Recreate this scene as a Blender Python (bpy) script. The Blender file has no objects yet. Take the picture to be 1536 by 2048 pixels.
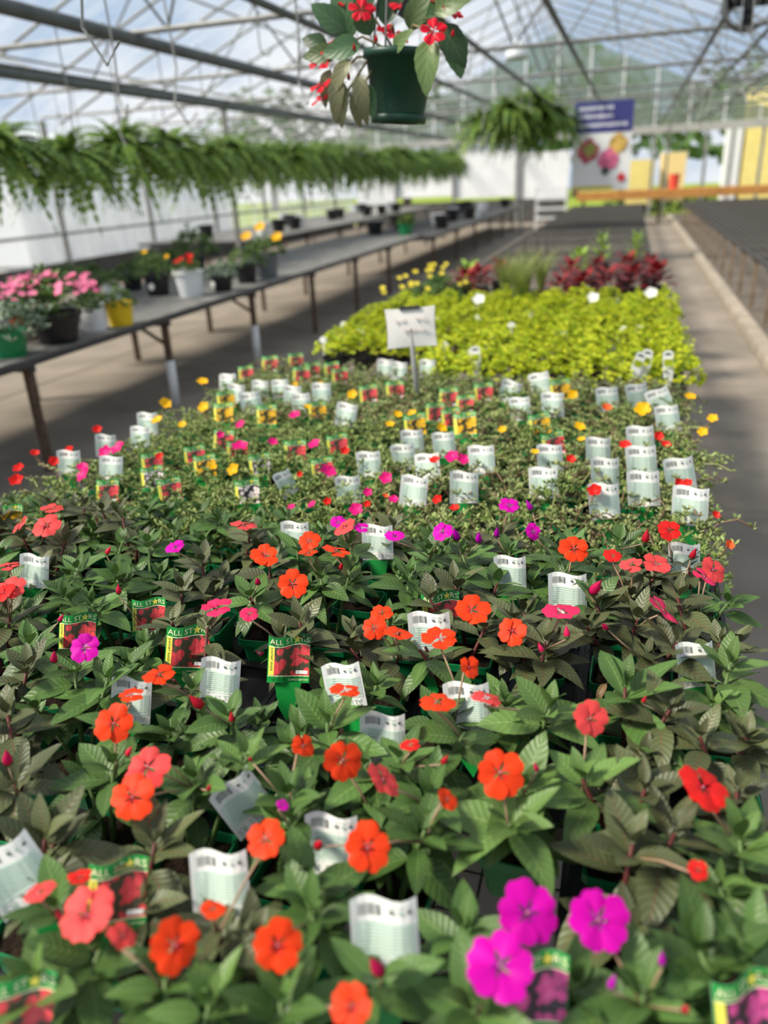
import bpy, math, random
from mathutils import Vector, Matrix, Euler
random.seed(7)
S = bpy.context.scene
COL = S.collection
W, H, F = 1536, 2048, 1538.0

# ------------------------------------------------------------------ camera
CAM_POS = Vector((0, 0, 1.65))
def cam_axes(vp=(1270, 335), rho=0.05):
    x, y = vp[0] - W / 2, -(vp[1] - H / 2)
    c, s = math.cos(rho), math.sin(rho)
    d = Vector((c * x + s * y, -s * x + c * y, F)).normalized()
    phi, th = math.asin(d.x), math.atan2(d.y, d.z)
    fw = Vector((-math.sin(phi) * math.cos(th), math.cos(phi) * math.cos(th), -math.sin(th)))
    R0 = Vector((math.cos(phi), math.sin(phi), 0)); U0 = R0.cross(fw)
    return c * R0 - s * U0, s * R0 + c * U0, fw
CR, CU, CF = cam_axes()
cd = bpy.data.cameras.new('camera'); cam = bpy.data.objects.new('camera', cd); COL.objects.link(cam)
M = Matrix((CR, CU, -CF)).transposed().to_4x4(); M.translation = CAM_POS
cam.matrix_world = M
cd.sensor_fit = 'VERTICAL'; cd.sensor_height = 36; cd.lens = F / H * 36; cd.clip_end = 300
cd.dof.use_dof = True; cd.dof.focus_distance = 1.55; cd.dof.aperture_fstop = 1.9
S.camera = cam

# ------------------------------------------------------------------ sky, sun, exposure
wd = bpy.data.worlds.new('sky'); S.world = wd; wd.use_nodes = True
nt = wd.node_tree; bg = nt.nodes['Background']
tc = nt.nodes.new('ShaderNodeTexCoord'); mp = nt.nodes.new('ShaderNodeMapping'); mp.inputs['Scale'].default_value = (1, 1, 2.2)
nz = nt.nodes.new('ShaderNodeTexNoise'); nz.inputs['Scale'].default_value = 2.6; nz.inputs['Detail'].default_value = 6; nz.inputs['Roughness'].default_value = .55
cr = nt.nodes.new('ShaderNodeValToRGB')
cr.color_ramp.elements[0].position = .42; cr.color_ramp.elements[0].color = (.42, .55, .72, 1)
cr.color_ramp.elements[1].position = .64; cr.color_ramp.elements[1].color = (1.0, .99, .97, 1)
nt.links.new(tc.outputs['Generated'], mp.inputs['Vector']); nt.links.new(mp.outputs['Vector'], nz.inputs['Vector'])
nt.links.new(nz.outputs['Fac'], cr.inputs['Fac']); nt.links.new(cr.outputs['Color'], bg.inputs['Color'])
bg.inputs['Strength'].default_value = .78
sd = bpy.data.lights.new('sun', 'SUN'); sd.energy = 6.0; sd.angle = math.radians(14); sd.color = (1, .91, .76)
sun = bpy.data.objects.new('sun', sd); COL.objects.link(sun)
sun_dir = Vector((.80, .42, -1.0))            # travels from behind the camera's left shoulder
sun.rotation_euler = sun_dir.to_track_quat('-Z', 'Y').to_euler(); sun.location = (-6, -4, 9)
S.view_settings.view_transform = 'Standard'; S.view_settings.look = 'None'
S.view_settings.exposure = 0.45; S.view_settings.gamma = 1; S.view_settings.use_curve_mapping = False
S.cycles.transparent_max_bounces = 16; S.cycles.max_bounces = 8; S.cycles.diffuse_bounces = 3; S.cycles.sample_clamp_indirect = 8

# ------------------------------------------------------------------ pixel -> place in the greenhouse
def ray(px, py): return ((px - W / 2) * CR - (py - H / 2) * CU + F * CF).normalized()
def at_z(px, py, z):
    d = ray(px, py); return CAM_POS + d * ((z - CAM_POS.z) / d.z)
def at_x(px, py, x):
    d = ray(px, py); return CAM_POS + d * (x / d.x)
def at_y(px, py, y):
    d = ray(px, py); return CAM_POS + d * (y / d.y)
def depth(p): return (p - CAM_POS).dot(CF)
def proj(p):
    v = Vector(p) - CAM_POS; z = v.dot(CF)
    return (W / 2 + F * v.dot(CR) / z, H / 2 - F * v.dot(CU) / z, z)

# ------------------------------------------------------------------ materials
MATS = {}
def mat(name, col, rough=.6, spec=.3, metal=0, var=0, noise=0, nscale=20, bump=0, transl=0, emit=0):
    if name in MATS: return MATS[name]
    m = bpy.data.materials.new(name); m.use_nodes = True; MATS[name] = m
    n, l = m.node_tree.nodes, m.node_tree.links; b = n['Principled BSDF']
    b.inputs['Base Color'].default_value = (*col, 1); b.inputs['Roughness'].default_value = rough
    b.inputs['Specular IOR Level'].default_value = spec; b.inputs['Metallic'].default_value = metal
    src = None
    if noise or bump:
        t = n.new('ShaderNodeTexCoord'); x = n.new('ShaderNodeTexNoise'); x.inputs['Scale'].default_value = nscale; x.inputs['Detail'].default_value = 5
        l.new(t.outputs['Object'], x.inputs['Vector'])
        if noise:
            r = n.new('ShaderNodeMapRange'); r.inputs['From Min'].default_value = .3; r.inputs['From Max'].default_value = .7
            r.inputs['To Min'].default_value = 1 - noise; r.inputs['To Max'].default_value = 1 + noise
            h = n.new('ShaderNodeHueSaturation'); h.inputs['Color'].default_value = (*col, 1)
            l.new(x.outputs['Fac'], r.inputs['Value']); l.new(r.outputs['Result'], h.inputs['Value']); src = h
        if bump:
            bp = n.new('ShaderNodeBump'); bp.inputs['Strength'].default_value = bump; bp.inputs['Distance'].default_value = .01
            l.new(x.outputs['Fac'], bp.inputs['Height']); l.new(bp.outputs['Normal'], b.inputs['Normal'])
    if var:
        o = n.new('ShaderNodeObjectInfo'); r2 = n.new('ShaderNodeMapRange'); r2.inputs['To Min'].default_value = 1 - var; r2.inputs['To Max'].default_value = 1 + var
        h2 = n.new('ShaderNodeHueSaturation'); h2.inputs['Color'].default_value = (*col, 1)
        if src: l.new(src.outputs['Color'], h2.inputs['Color'])
        l.new(o.outputs['Random'], r2.inputs['Value']); l.new(r2.outputs['Result'], h2.inputs['Value']); src = h2
    if src: l.new(src.outputs['Color'], b.inputs['Base Color'])
    if transl:
        t = n.new('ShaderNodeBsdfTranslucent'); mx = n.new('ShaderNodeMixShader'); mx.inputs['Fac'].default_value = transl
        t.inputs['Color'].default_value = (*[min(1, c * 1.3) for c in col], 1)
        if src: l.new(src.outputs['Color'], t.inputs['Color'])
        l.new(b.outputs[0], mx.inputs[1]); l.new(t.outputs[0], mx.inputs[2]); l.new(mx.outputs[0], n['Material Output'].inputs['Surface'])
    return m

def leaf_mat(name, base, vein, edge, transl=.12, nveins=9, rough=.42):
    """Leaf with a midrib and slanted side veins, from the mesh's own UV (u along, v across)."""
    m = bpy.data.materials.new(name); m.use_nodes = True; MATS[name] = m
    n, l = m.node_tree.nodes, m.node_tree.links; b = n['Principled BSDF']
    b.inputs['Roughness'].default_value = rough; b.inputs['Specular IOR Level'].default_value = .35
    uv = n.new('ShaderNodeUVMap'); sp = n.new('ShaderNodeSeparateXYZ'); l.new(uv.outputs[0], sp.inputs[0])
    def math_(op, a, bb=None):
        k = n.new('ShaderNodeMath'); k.operation = op
        for i, v in enumerate((a, bb)):
            if v is None: continue
            if isinstance(v, (int, float)): k.inputs[i].default_value = v
            else: l.new(v, k.inputs[i])
        return k.outputs[0]
    v = math_('ABSOLUTE', math_('SUBTRACT', sp.outputs[1], .5))          # 0 midrib .. .5 edge
    mid = math_('SUBTRACT', 1, math_('SMOOTH_MIN', 1, math_('MULTIPLY', v, 28)))
    ph = math_('SUBTRACT', math_('MULTIPLY', sp.outputs[0], nveins), math_('MULTIPLY', v, 3.4))
    wv = math_('PINGPONG', ph, .5)                                       # 0..0.5
    side = math_('LESS_THAN', wv, .06)
    o = n.new('ShaderNodeObjectInfo'); r = n.new('ShaderNodeMapRange'); r.inputs['To Min'].default_value = .68; r.inputs['To Max'].default_value = 1.4
    l.new(o.outputs['Random'], r.inputs['Value'])
    mx = n.new('ShaderNodeMix'); mx.data_type = 'RGBA'; mx.inputs[6].default_value = (*base, 1); mx.inputs[7].default_value = (*edge, 1)
    l.new(math_('MULTIPLY', wv, 1.6), mx.inputs[0])
    m2 = n.new('ShaderNodeMix'); m2.data_type = 'RGBA'; m2.inputs[7].default_value = (*vein, 1); l.new(mx.outputs[2], m2.inputs[6])
    l.new(math_('MAXIMUM', math_('MULTIPLY', side, .22), math_('MULTIPLY', mid, .8)), m2.inputs[0])
    h = n.new('ShaderNodeHueSaturation'); l.new(m2.outputs[2], h.inputs['Color']); l.new(r.outputs[0], h.inputs['Value'])
    l.new(h.outputs[0], b.inputs['Base Color'])
    bp = n.new('ShaderNodeBump'); bp.inputs['Strength'].default_value = .34; bp.inputs['Distance'].default_value = .002
    l.new(math_('MULTIPLY', wv, 1.6), bp.inputs['Height']); l.new(bp.outputs[0], b.inputs['Normal'])
    t = n.new('ShaderNodeBsdfTranslucent'); l.new(h.outputs[0], t.inputs['Color'])
    ms = n.new('ShaderNodeMixShader'); ms.inputs[0].default_value = transl
    l.new(b.outputs[0], ms.inputs[1]); l.new(t.outputs[0], ms.inputs[2]); l.new(ms.outputs[0], n['Material Output'].inputs['Surface'])
    return m

def petal_mat(name, col, inner):
    m = bpy.data.materials.new(name); m.use_nodes = True; MATS[name] = m
    n, l = m.node_tree.nodes, m.node_tree.links; b = n['Principled BSDF']
    b.inputs['Roughness'].default_value = .5; b.inputs['Specular IOR Level'].default_value = .2
    uv = n.new('ShaderNodeUVMap'); sp = n.new('ShaderNodeSeparateXYZ'); l.new(uv.outputs[0], sp.inputs[0])
    c = n.new('ShaderNodeValToRGB'); c.color_ramp.elements[0].position = .05; c.color_ramp.elements[0].color = (*inner, 1)
    c.color_ramp.elements[1].position = .4; c.color_ramp.elements[1].color = (*col, 1); l.new(sp.outputs[0], c.inputs[0])
    o = n.new('ShaderNodeObjectInfo'); r = n.new('ShaderNodeMapRange'); r.inputs['To Min'].default_value = .85; r.inputs['To Max'].default_value = 1.12
    h = n.new('ShaderNodeHueSaturation'); l.new(o.outputs['Random'], r.inputs['Value']); l.new(r.outputs[0], h.inputs['Value']); l.new(c.outputs[0], h.inputs['Color'])
    l.new(h.outputs[0], b.inputs['Base Color'])
    w = n.new('ShaderNodeTexWave'); w.inputs['Scale'].default_value = 9; w.bands_direction = 'Y'; w.inputs['Distortion'].default_value = 1.5; l.new(uv.outputs[0], w.inputs['Vector'])
    bp = n.new('ShaderNodeBump'); bp.inputs['Strength'].default_value = .12; bp.inputs['Distance'].default_value = .002; l.new(w.outputs['Fac'], bp.inputs['Height']); l.new(bp.outputs[0], b.inputs['Normal'])
    t = n.new('ShaderNodeBsdfTranslucent'); l.new(h.outputs[0], t.inputs['Color'])
    ms = n.new('ShaderNodeMixShader'); ms.inputs[0].default_value = .3
    l.new(b.outputs[0], ms.inputs[1]); l.new(t.outputs[0], ms.inputs[2]); l.new(ms.outputs[0], n['Material Output'].inputs['Surface'])
    return m

def photo_mat(name, fg, fg2, bgc, scale=62):
    """Printed plant photograph on a tag: blossoms over dark leaves."""
    m = bpy.data.materials.new(name); m.use_nodes = True; MATS[name] = m
    n, l = m.node_tree.nodes, m.node_tree.links; b = n['Principled BSDF']; b.inputs['Roughness'].default_value = .35
    t = n.new('ShaderNodeTexCoord'); v = n.new('ShaderNodeTexVoronoi'); v.inputs['Scale'].default_value = scale
    l.new(t.outputs['Object'], v.inputs['Vector'])
    r = n.new('ShaderNodeValToRGB'); e = r.color_ramp.elements; e[0].position = .0; e[0].color = (*fg2, 1); e[1].position = .56; e[1].color = (*bgc, 1)
    k = e.new(.18); k.color = (*fg, 1); k = e.new(.47); k.color = (*fg, 1)
    l.new(v.outputs['Distance'], r.inputs[0]); l.new(r.outputs[0], b.inputs['Base Color'])
    return m

def film_mat(name, col, clear, rough=.3, gloss=.04):
    m = bpy.data.materials.new(name); m.use_nodes = True; MATS[name] = m
    n, l = m.node_tree.nodes, m.node_tree.links; n.remove(n['Principled BSDF'])
    tr = n.new('ShaderNodeBsdfTransparent'); tl = n.new('ShaderNodeBsdfTranslucent'); df = n.new('ShaderNodeBsdfDiffuse')
    tl.inputs['Color'].default_value = (*col, 1); df.inputs['Color'].default_value = (*col, 1); tr.inputs['Color'].default_value = (.97, .98, 1, 1)
    a = n.new('ShaderNodeMixShader'); a.inputs[0].default_value = .35; l.new(tl.outputs[0], a.inputs[1]); l.new(df.outputs[0], a.inputs[2])
    tcn = n.new('ShaderNodeTexCoord'); nz = n.new('ShaderNodeTexNoise'); nz.inputs['Scale'].default_value = 1.3; nz.inputs['Detail'].default_value = 4
    mpn = n.new('ShaderNodeMapping'); mpn.inputs['Scale'].default_value = (.6, 3, 1); l.new(tcn.outputs['Object'], mpn.inputs[0]); l.new(mpn.outputs[0], nz.inputs['Vector'])
    r = n.new('ShaderNodeMapRange'); r.inputs['From Min'].default_value = .35; r.inputs['From Max'].default_value = .7; r.inputs['To Min'].default_value = min(1, clear + .1); r.inputs['To Max'].default_value = max(0, clear - .14)
    l.new(nz.outputs['Fac'], r.inputs[0])
    mx = n.new('ShaderNodeMixShader'); l.new(r.outputs[0], mx.inputs[0]); l.new(a.outputs[0], mx.inputs[1]); l.new(tr.outputs[0], mx.inputs[2])
    l.new(mx.outputs[0], n['Material Output'].inputs['Surface'])
    return m

# ------------------------------------------------------------------ mesh helpers
class MB:
    def __init__(s): s.v = []; s.f = []; s.m = []; s.uv = []
    def add(s, vs, fs, mi=0, uvs=None):
        o = len(s.v); s.v += [tuple(v) for v in vs]
        for f in fs:
            s.f.append([i + o for i in f]); s.m.append(mi); s.uv.append([uvs[i] for i in f] if uvs else [(0, 0)] * len(f))
        return s
    def box(s, c, d, mi=0, rot=None):
        x, y, z = d[0] / 2, d[1] / 2, d[2] / 2
        vs = [Vector((a * x, b * y, e * z)) for a in (-1, 1) for b in (-1, 1) for e in (-1, 1)]
        if rot: vs = [rot @ v for v in vs]
        return s.add([v + Vector(c) for v in vs], [(0, 1, 3, 2), (4, 6, 7, 5), (0, 4, 5, 1), (2, 3, 7, 6), (0, 2, 6, 4), (1, 5, 7, 3)], mi)
    def tube(s, pts, rad, n=6, mi=0, cap=True):
        pts = [Vector(p) for p in pts]; R = rad if isinstance(rad, (list, tuple)) else [rad] * len(pts); vs = []
        ref = Vector((0, 0, 1)) if abs((pts[-1] - pts[0]).normalized().z) < .9 else Vector((1, 0, 0))
        for i, p in enumerate(pts):
            t = (pts[min(i + 1, len(pts) - 1)] - pts[max(i - 1, 0)]).normalized()
            a = t.cross(ref).normalized(); b = t.cross(a)
            vs += [p + (a * math.cos(k * 2 * math.pi / n) + b * math.sin(k * 2 * math.pi / n)) * R[i] for k in range(n)]
        fs = [(i * n + k, i * n + (k + 1) % n, (i + 1) * n + (k + 1) % n, (i + 1) * n + k) for i in range(len(pts) - 1) for k in range(n)]
        if cap: fs += [tuple(range(n))[::-1], tuple(range((len(pts) - 1) * n, len(pts) * n))]
        return s.add(vs, fs, mi)
    def lathe(s, prof, n=20, mi=0, c=(0, 0, 0), sq=0):
        vs = []
        for r, z in prof:
            for k in range(n):
                a = 2 * math.pi * k / n; x, y = math.cos(a), math.sin(a)
                if sq:
                    q = max(abs(x), abs(y)); x, y = x / q * (sq) + x * (1 - sq), y / q * sq + y * (1 - sq)
                vs.append((c[0] + r * x, c[1] + r * y, c[2] + z))
        fs = [(i * n + k, i * n + (k + 1) % n, (i + 1) * n + (k + 1) % n, (i + 1) * n + k) for i in range(len(prof) - 1) for k in range(n)]
        return s.add(vs, fs, mi)
    def disc(s, r, z, n=20, mi=0, c=(0, 0)):
        return s.add([(c[0] + r * math.cos(2 * math.pi * k / n), c[1] + r * math.sin(2 * math.pi * k / n), z) for k in range(n)], [tuple(range(n))], mi)
    def mesh(s, name, mats, smooth=False):
        me = bpy.data.meshes.new(name); me.from_pydata(s.v, [], s.f)
        for m in (mats if isinstance(mats, (list, tuple)) else [mats]): me.materials.append(m)
        me.polygons.foreach_set('material_index', s.m)
        ul = me.uv_layers.new(name='UVMap'); flat = [c for f in s.uv for p in f for c in p]; ul.data.foreach_set('uv', flat)
        if smooth: me.polygons.foreach_set('use_smooth', [True] * len(s.f))
        me.update(); return me

def obj(name, me, parent=None, mtx=None, label=None, cat=None, group=None, kind=None):
    o = bpy.data.objects.new(name, me); COL.objects.link(o)
    if parent: o.parent = parent
    if mtx is not None: o.matrix_basis = mtx
    if label: o['label'] = label
    if cat: o['category'] = cat
    if group: o['group'] = group
    if kind: o['kind'] = kind
    return o
def thing(name, loc, label, cat, group=None, rz=0, kind=None):
    o = obj(name, None, label=label, cat=cat, group=group, kind=kind)
    o.location = loc; o.rotation_euler = (0, 0, rz); o.empty_display_size = .05
    return o
def T(loc, rot=(0, 0, 0), s=1):
    return Matrix.Translation(loc) @ Euler(rot).to_matrix().to_4x4() @ Matrix.Diagonal((s, s, s, 1) if isinstance(s, (int, float)) else (*s, 1))
ORD = 'zeroth first second third fourth fifth sixth seventh eighth ninth tenth eleventh twelfth thirteenth fourteenth fifteenth sixteenth seventeenth eighteenth nineteenth twentieth'.split()
NUM = 'no one two three four five six seven eight nine ten eleven twelve'.split()

# ------------------------------------------------------------------ materials used
concrete = mat('concrete', (.245, .21, .172), .85, .2, noise=.22, nscale=1.6, bump=.2)
gravel = mat('gravel', (.15, .13, .11), .95, .1, noise=.4, nscale=30, bump=.6)
wire_black = mat('bench_wire', (.085, .08, .075), .45, .5)
frame_dark = mat('bench_frame', (.045, .045, .048), .55, .4, noise=.3, nscale=12)
rust = mat('rusty_steel', (.10, .065, .045), .7, .3, noise=.4, nscale=30)
galv = mat('galvanised', (.24, .245, .24), .5, .5, noise=.25, nscale=8)
galv_dark = mat('grey_pipe', (.10, .11, .115), .5, .4, noise=.2, nscale=6)
pvc = mat('white_pvc', (.75, .76, .78), .4, .4)
green_pot = mat('green_plastic', (.006, .19, .06), .38, .45)
soil = mat('soil', (.022, .015, .010), .95, .1, noise=.5, nscale=120, bump=.8)
black_pl = mat('black_plastic', (.012, .012, .014), .4, .4)
white_pl = mat('white_plastic', (.72, .74, .76), .45, .4)
yellow_pl = mat('yellow_plastic', (.72, .50, .01), .45, .4)
grey_pl = mat('grey_plastic', (.11, .125, .14), .5, .4)
terra = mat('terracotta', (.30, .10, .05), .7, .2)
paper = mat('white_card', (.80, .80, .77), .5, .25)
mint = mat('mint_print', (.60, .72, .64), .5, .25)
grey_ink = mat('grey_ink', (.13, .16, .15), .6, .2)
mint_ink = mat('pale_green_ink', (.40, .53, .45), .6, .2)
tag_green = mat('tag_green', (.01, .27, .045), .35, .35)
tag_dark = mat('tag_dark_ink', (.006, .05, .015), .4, .3)
tag_yellow = mat('tag_yellow', (.80, .72, .10), .35, .35)
tag_cream = mat('tag_cream', (.88, .90, .55), .35, .35)
photo_red = photo_mat('red_flower_photo', (.72, .06, .07), (.82, .16, .20), (.07, .06, .03))
photo_yel = photo_mat('yellow_flower_photo', (.82, .45, .01), (.85, .35, .0), (.05, .04, .01))
photo_whi = photo_mat('white_flower_photo', (.78, .68, .66), (.80, .75, .70), (.02, .02, .02), 70)
photo_mag = photo_mat('magenta_flower_photo', (.55, .06, .25), (.65, .2, .35), (.03, .02, .03))
heart_pink = mat('heart_pink', (.62, .02, .14), .4, .3)
leafG = leaf_mat('green_leaf', (.050, .112, .024), (.17, .25, .07), (.078, .150, .036))
leafL = leaf_mat('fresh_green_leaf', (.080, .155, .034), (.20, .28, .09), (.115, .20, .055), .16)
leafD = leaf_mat('bronze_leaf', (.058, .078, .030), (.14, .05, .03), (.095, .112, .048), .08)
leafW = leaf_mat('withering_leaf', (.20, .13, .06), (.20, .08, .04), (.26, .17, .08))
stemG = mat('green_stem', (.10, .17, .05), .5, .3)
stemR = mat('red_stem', (.10, .022, .02), .5, .3)
ped_mat = mat('pedicel', (.33, .22, .14), .5, .3)
PETAL = {
    'O': petal_mat('orange_petal', (.90, .055, .008), (.75, .02, .03)),
    'R': petal_mat('red_petal', (.78, .018, .015), (.55, .01, .03)),
    'C': petal_mat('coral_petal', (.84, .075, .075), (.65, .02, .06)),
    'P': petal_mat('pink_petal', (.82, .03, .13), (.60, .01, .10)),
    'M': petal_mat('magenta_petal', (.72, .0, .44), (.50, .0, .42))}
PNAME = {'O': 'orange', 'R': 'red', 'C': 'coral', 'P': 'hot pink', 'M': 'magenta'}
eye_mat = mat('flower_eye', (.62, .26, .34), .5, .3)

# ------------------------------------------------------------------ leaf and flower meshes
def leaf_mesh(name, m, width=.40, droop=.35, fold=.18, seg=15, serr=.012, tip=1.0):
    b = MB(); vs = []; uv = []; cols = (-1, -.55, 0, .55, 1)
    for i in range(seg + 1):
        t = i / seg
        w = width * .5 * (math.sin(math.pi * min(1, t ** .78)) ** .85) * (1 - .12 * t)
        if i == 0 or i == seg: w = .004
        ang = -droop * t * t * 1.4
        y = t; z = .10 * t - droop * t * t * .55
        for c in cols:
            ww = w * c
            if abs(c) == 1 and 1 < i < seg: ww += math.copysign(serr * (1 if i % 2 else -.6), c)
            q = .012 * math.sin(t * 30) * abs(c) * (1 - abs(c))
            vs.append((ww, y - abs(c) * .02, z + abs(ww) * fold * (1.2 - .6 * t) + q + .006 * (c * c) * math.sin(t * 9 + c)))
            uv.append((t, .5 + .5 * c))
    n = len(cols)
    fs = [(i * n + k, i * n + k + 1, (i + 1) * n + k + 1, (i + 1) * n + k) for i in range(seg) for k in range(n - 1)]
    b.add(vs, fs, 0, uv)
    b.tube([(0, -.10, -.012), (0, .02, 0)], .012, 4, 0, False)
    return b.mesh(name, m, True)
LEAF = {}
for key, m in (('G', leafG), ('L', leafL), ('D', leafD)):
    LEAF[key] = [leaf_mesh('leaf_' + m.name, m, w, d, f) for w, d, f in ((.48, .30, .2), (.52, .55, .25), (.42, .15, .3), (.48, .85, .2))]
LEAF['W'] = [leaf_mesh('leaf_withered', leafW, .36, 1.0, .6)]

def petal_mesh(name, m, wid=.74, notch=.06, ruffle=.03):
    b = MB(); vs = []; uv = []; R, C = 6, 7
    for i in range(R + 1):
        t = i / R
        for j in range(C):
            c = -1 + 2 * j / (C - 1)
            w = wid * (math.sin(math.pi * .5 * min(1, t * 1.25)) ** .8) * (1 if t < .8 else 1 - (t - .8) * .5)
            rr = t * (1 - .24 * abs(c) ** 3 * t - (notch if abs(c) < .2 else 0) * t * t)
            a = c * w * .98
            x, y = math.sin(a) * rr, math.cos(a) * rr
            z = .13 * t - .16 * t * t + ruffle * t * math.sin(c * 5) + .03 * t * (1 - c * c) + .02 * c
            vs.append((x, y, z)); uv.append((t, .5 + .5 * c))
    fs = [(i * C + k, i * C + k + 1, (i + 1) * C + k + 1, (i + 1) * C + k) for i in range(R) for k in range(C - 1)]
    b.add(vs, fs, 0, uv); return b.mesh(name, m, True)
PETAL_ME = {k: [petal_mesh('petal_' + k, m), petal_mesh('petal_b_' + k, m, .84, .10, .05)] for k, m in PETAL.items()}
def eye_mesh():
    b = MB()
    b.lathe([(.004, .085), (.03, .08), (.05, .05), (.04, .0), (.004, -.02)], 8, 0)
    b.tube([(0, 0, .0), (.02, -.10, -.10), (.08, -.28, -.20), (.20, -.42, -.10)], [.035, .025, .018, .012], 5, 1)
    return b.mesh('flower_centre', [eye_mat, ped_mat], True)
EYE = eye_mesh()
def bud_mesh(m, nm):
    b = MB(); b.lathe([(.03, -.1), (.10, 0), (.26, .25), (.31, .5), (.21, .85), (.07, 1.15), (.005, 1.3)], 8, 0)
    b.lathe([(.02, -.12), (.16, -.02), (.36, .18), (.38, .24)], 6, 1)
    return b.mesh(nm, [m, stemG], True)
BUD = {k: bud_mesh(m, 'bud_' + k) for k, m in PETAL.items()}

# ------------------------------------------------------------------ pot, soil, tray
def square_pot(w=.105, h=.085, m=None, nm='pot_shell', filled=False):
    b = MB(); a = w / 2; t = w * .36
    def ring(r, z, ch=.008):
        c = r - ch
        return [(-c, -r, z), (c, -r, z), (r, -c, z), (r, c, z), (c, r, z), (-c, r, z), (-r, c, z), (-r, -c, z)]
    R = [ring(t, 0), ring(a - .006, h - .016), ring(a, h - .016), ring(a, h), ring(a - .003, h), ring(a - .006, h - .012), ring(t + .004, .03)]
    vs = [v for r in R for v in r]
    fs = [(i * 8 + k, i * 8 + (k + 1) % 8, (i + 1) * 8 + (k + 1) % 8, (i + 1) * 8 + k) for i in range(len(R) - 1) for k in range(8)]
    fs.append(tuple(range(8))[::-1]); b.add(vs, fs)
    if filled: b.add(ring(a - .007, h - .013), [tuple(range(8))], 1)
    return b.mesh(nm, [m or green_pot, soil])
POT = square_pot(); POT_FILLED = square_pot(nm='filled_pot_shell', filled=True); POT_BLACK = square_pot(.11, .085, black_pl, 'black_pot_shell', True)
def soil_mesh(r=.046, z=.072):
    b = MB(); n = 6; vs = []
    for i in range(n + 1):
        for j in range(n + 1):
            vs.append((-r + 2 * r * i / n, -r + 2 * r * j / n, z + random.uniform(-.003, .003)))
    b.add(vs, [(i * (n + 1) + j, (i + 1) * (n + 1) + j, (i + 1) * (n + 1) + j + 1, i * (n + 1) + j + 1) for i in range(n) for j in range(n)])
    return b.mesh('soil_surface', soil)
SOIL = soil_mesh()

# ------------------------------------------------------------------ tag meshes
def text_polys(txt, w, h):
    cu = bpy.data.curves.new('t', 'FONT'); cu.body = txt; cu.fill_mode = 'FRONT'; cu.resolution_u = 2
    o = bpy.data.objects.new('t', cu); COL.objects.link(o); dg = bpy.context.evaluated_depsgraph_get(); dg.update()
    me = o.evaluated_get(dg).to_mesh(); vs = [tuple(v.co) for v in me.vertices]; fs = [tuple(p.vertices) for p in me.polygons]
    o.evaluated_get(dg).to_mesh_clear(); bpy.data.objects.remove(o); bpy.data.curves.remove(cu)
    x0, x1 = min(v[0] for v in vs), max(v[0] for v in vs); y0, y1 = min(v[1] for v in vs), max(v[1] for v in vs)
    return [((v[0] - x0) / (x1 - x0) * w, (v[1] - y0) / (y1 - y0) * h) for v in vs], fs
TW, TH = .082, .092
TXT_ALL = text_polys('ALL', .026, .0105); TXT_ST = text_polys('ST', .0145, .0105); TXT_RS = text_polys('RS', .0165, .0105)
TXT_SUN = text_polys('SUN/PART SHADE', .046, .0042); TXT_NAME = text_polys('SUNPATIENS', .03, .0038); TXT_VAR = text_polys('COMPACT DEEP ROSE', .038, .0034)
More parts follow.
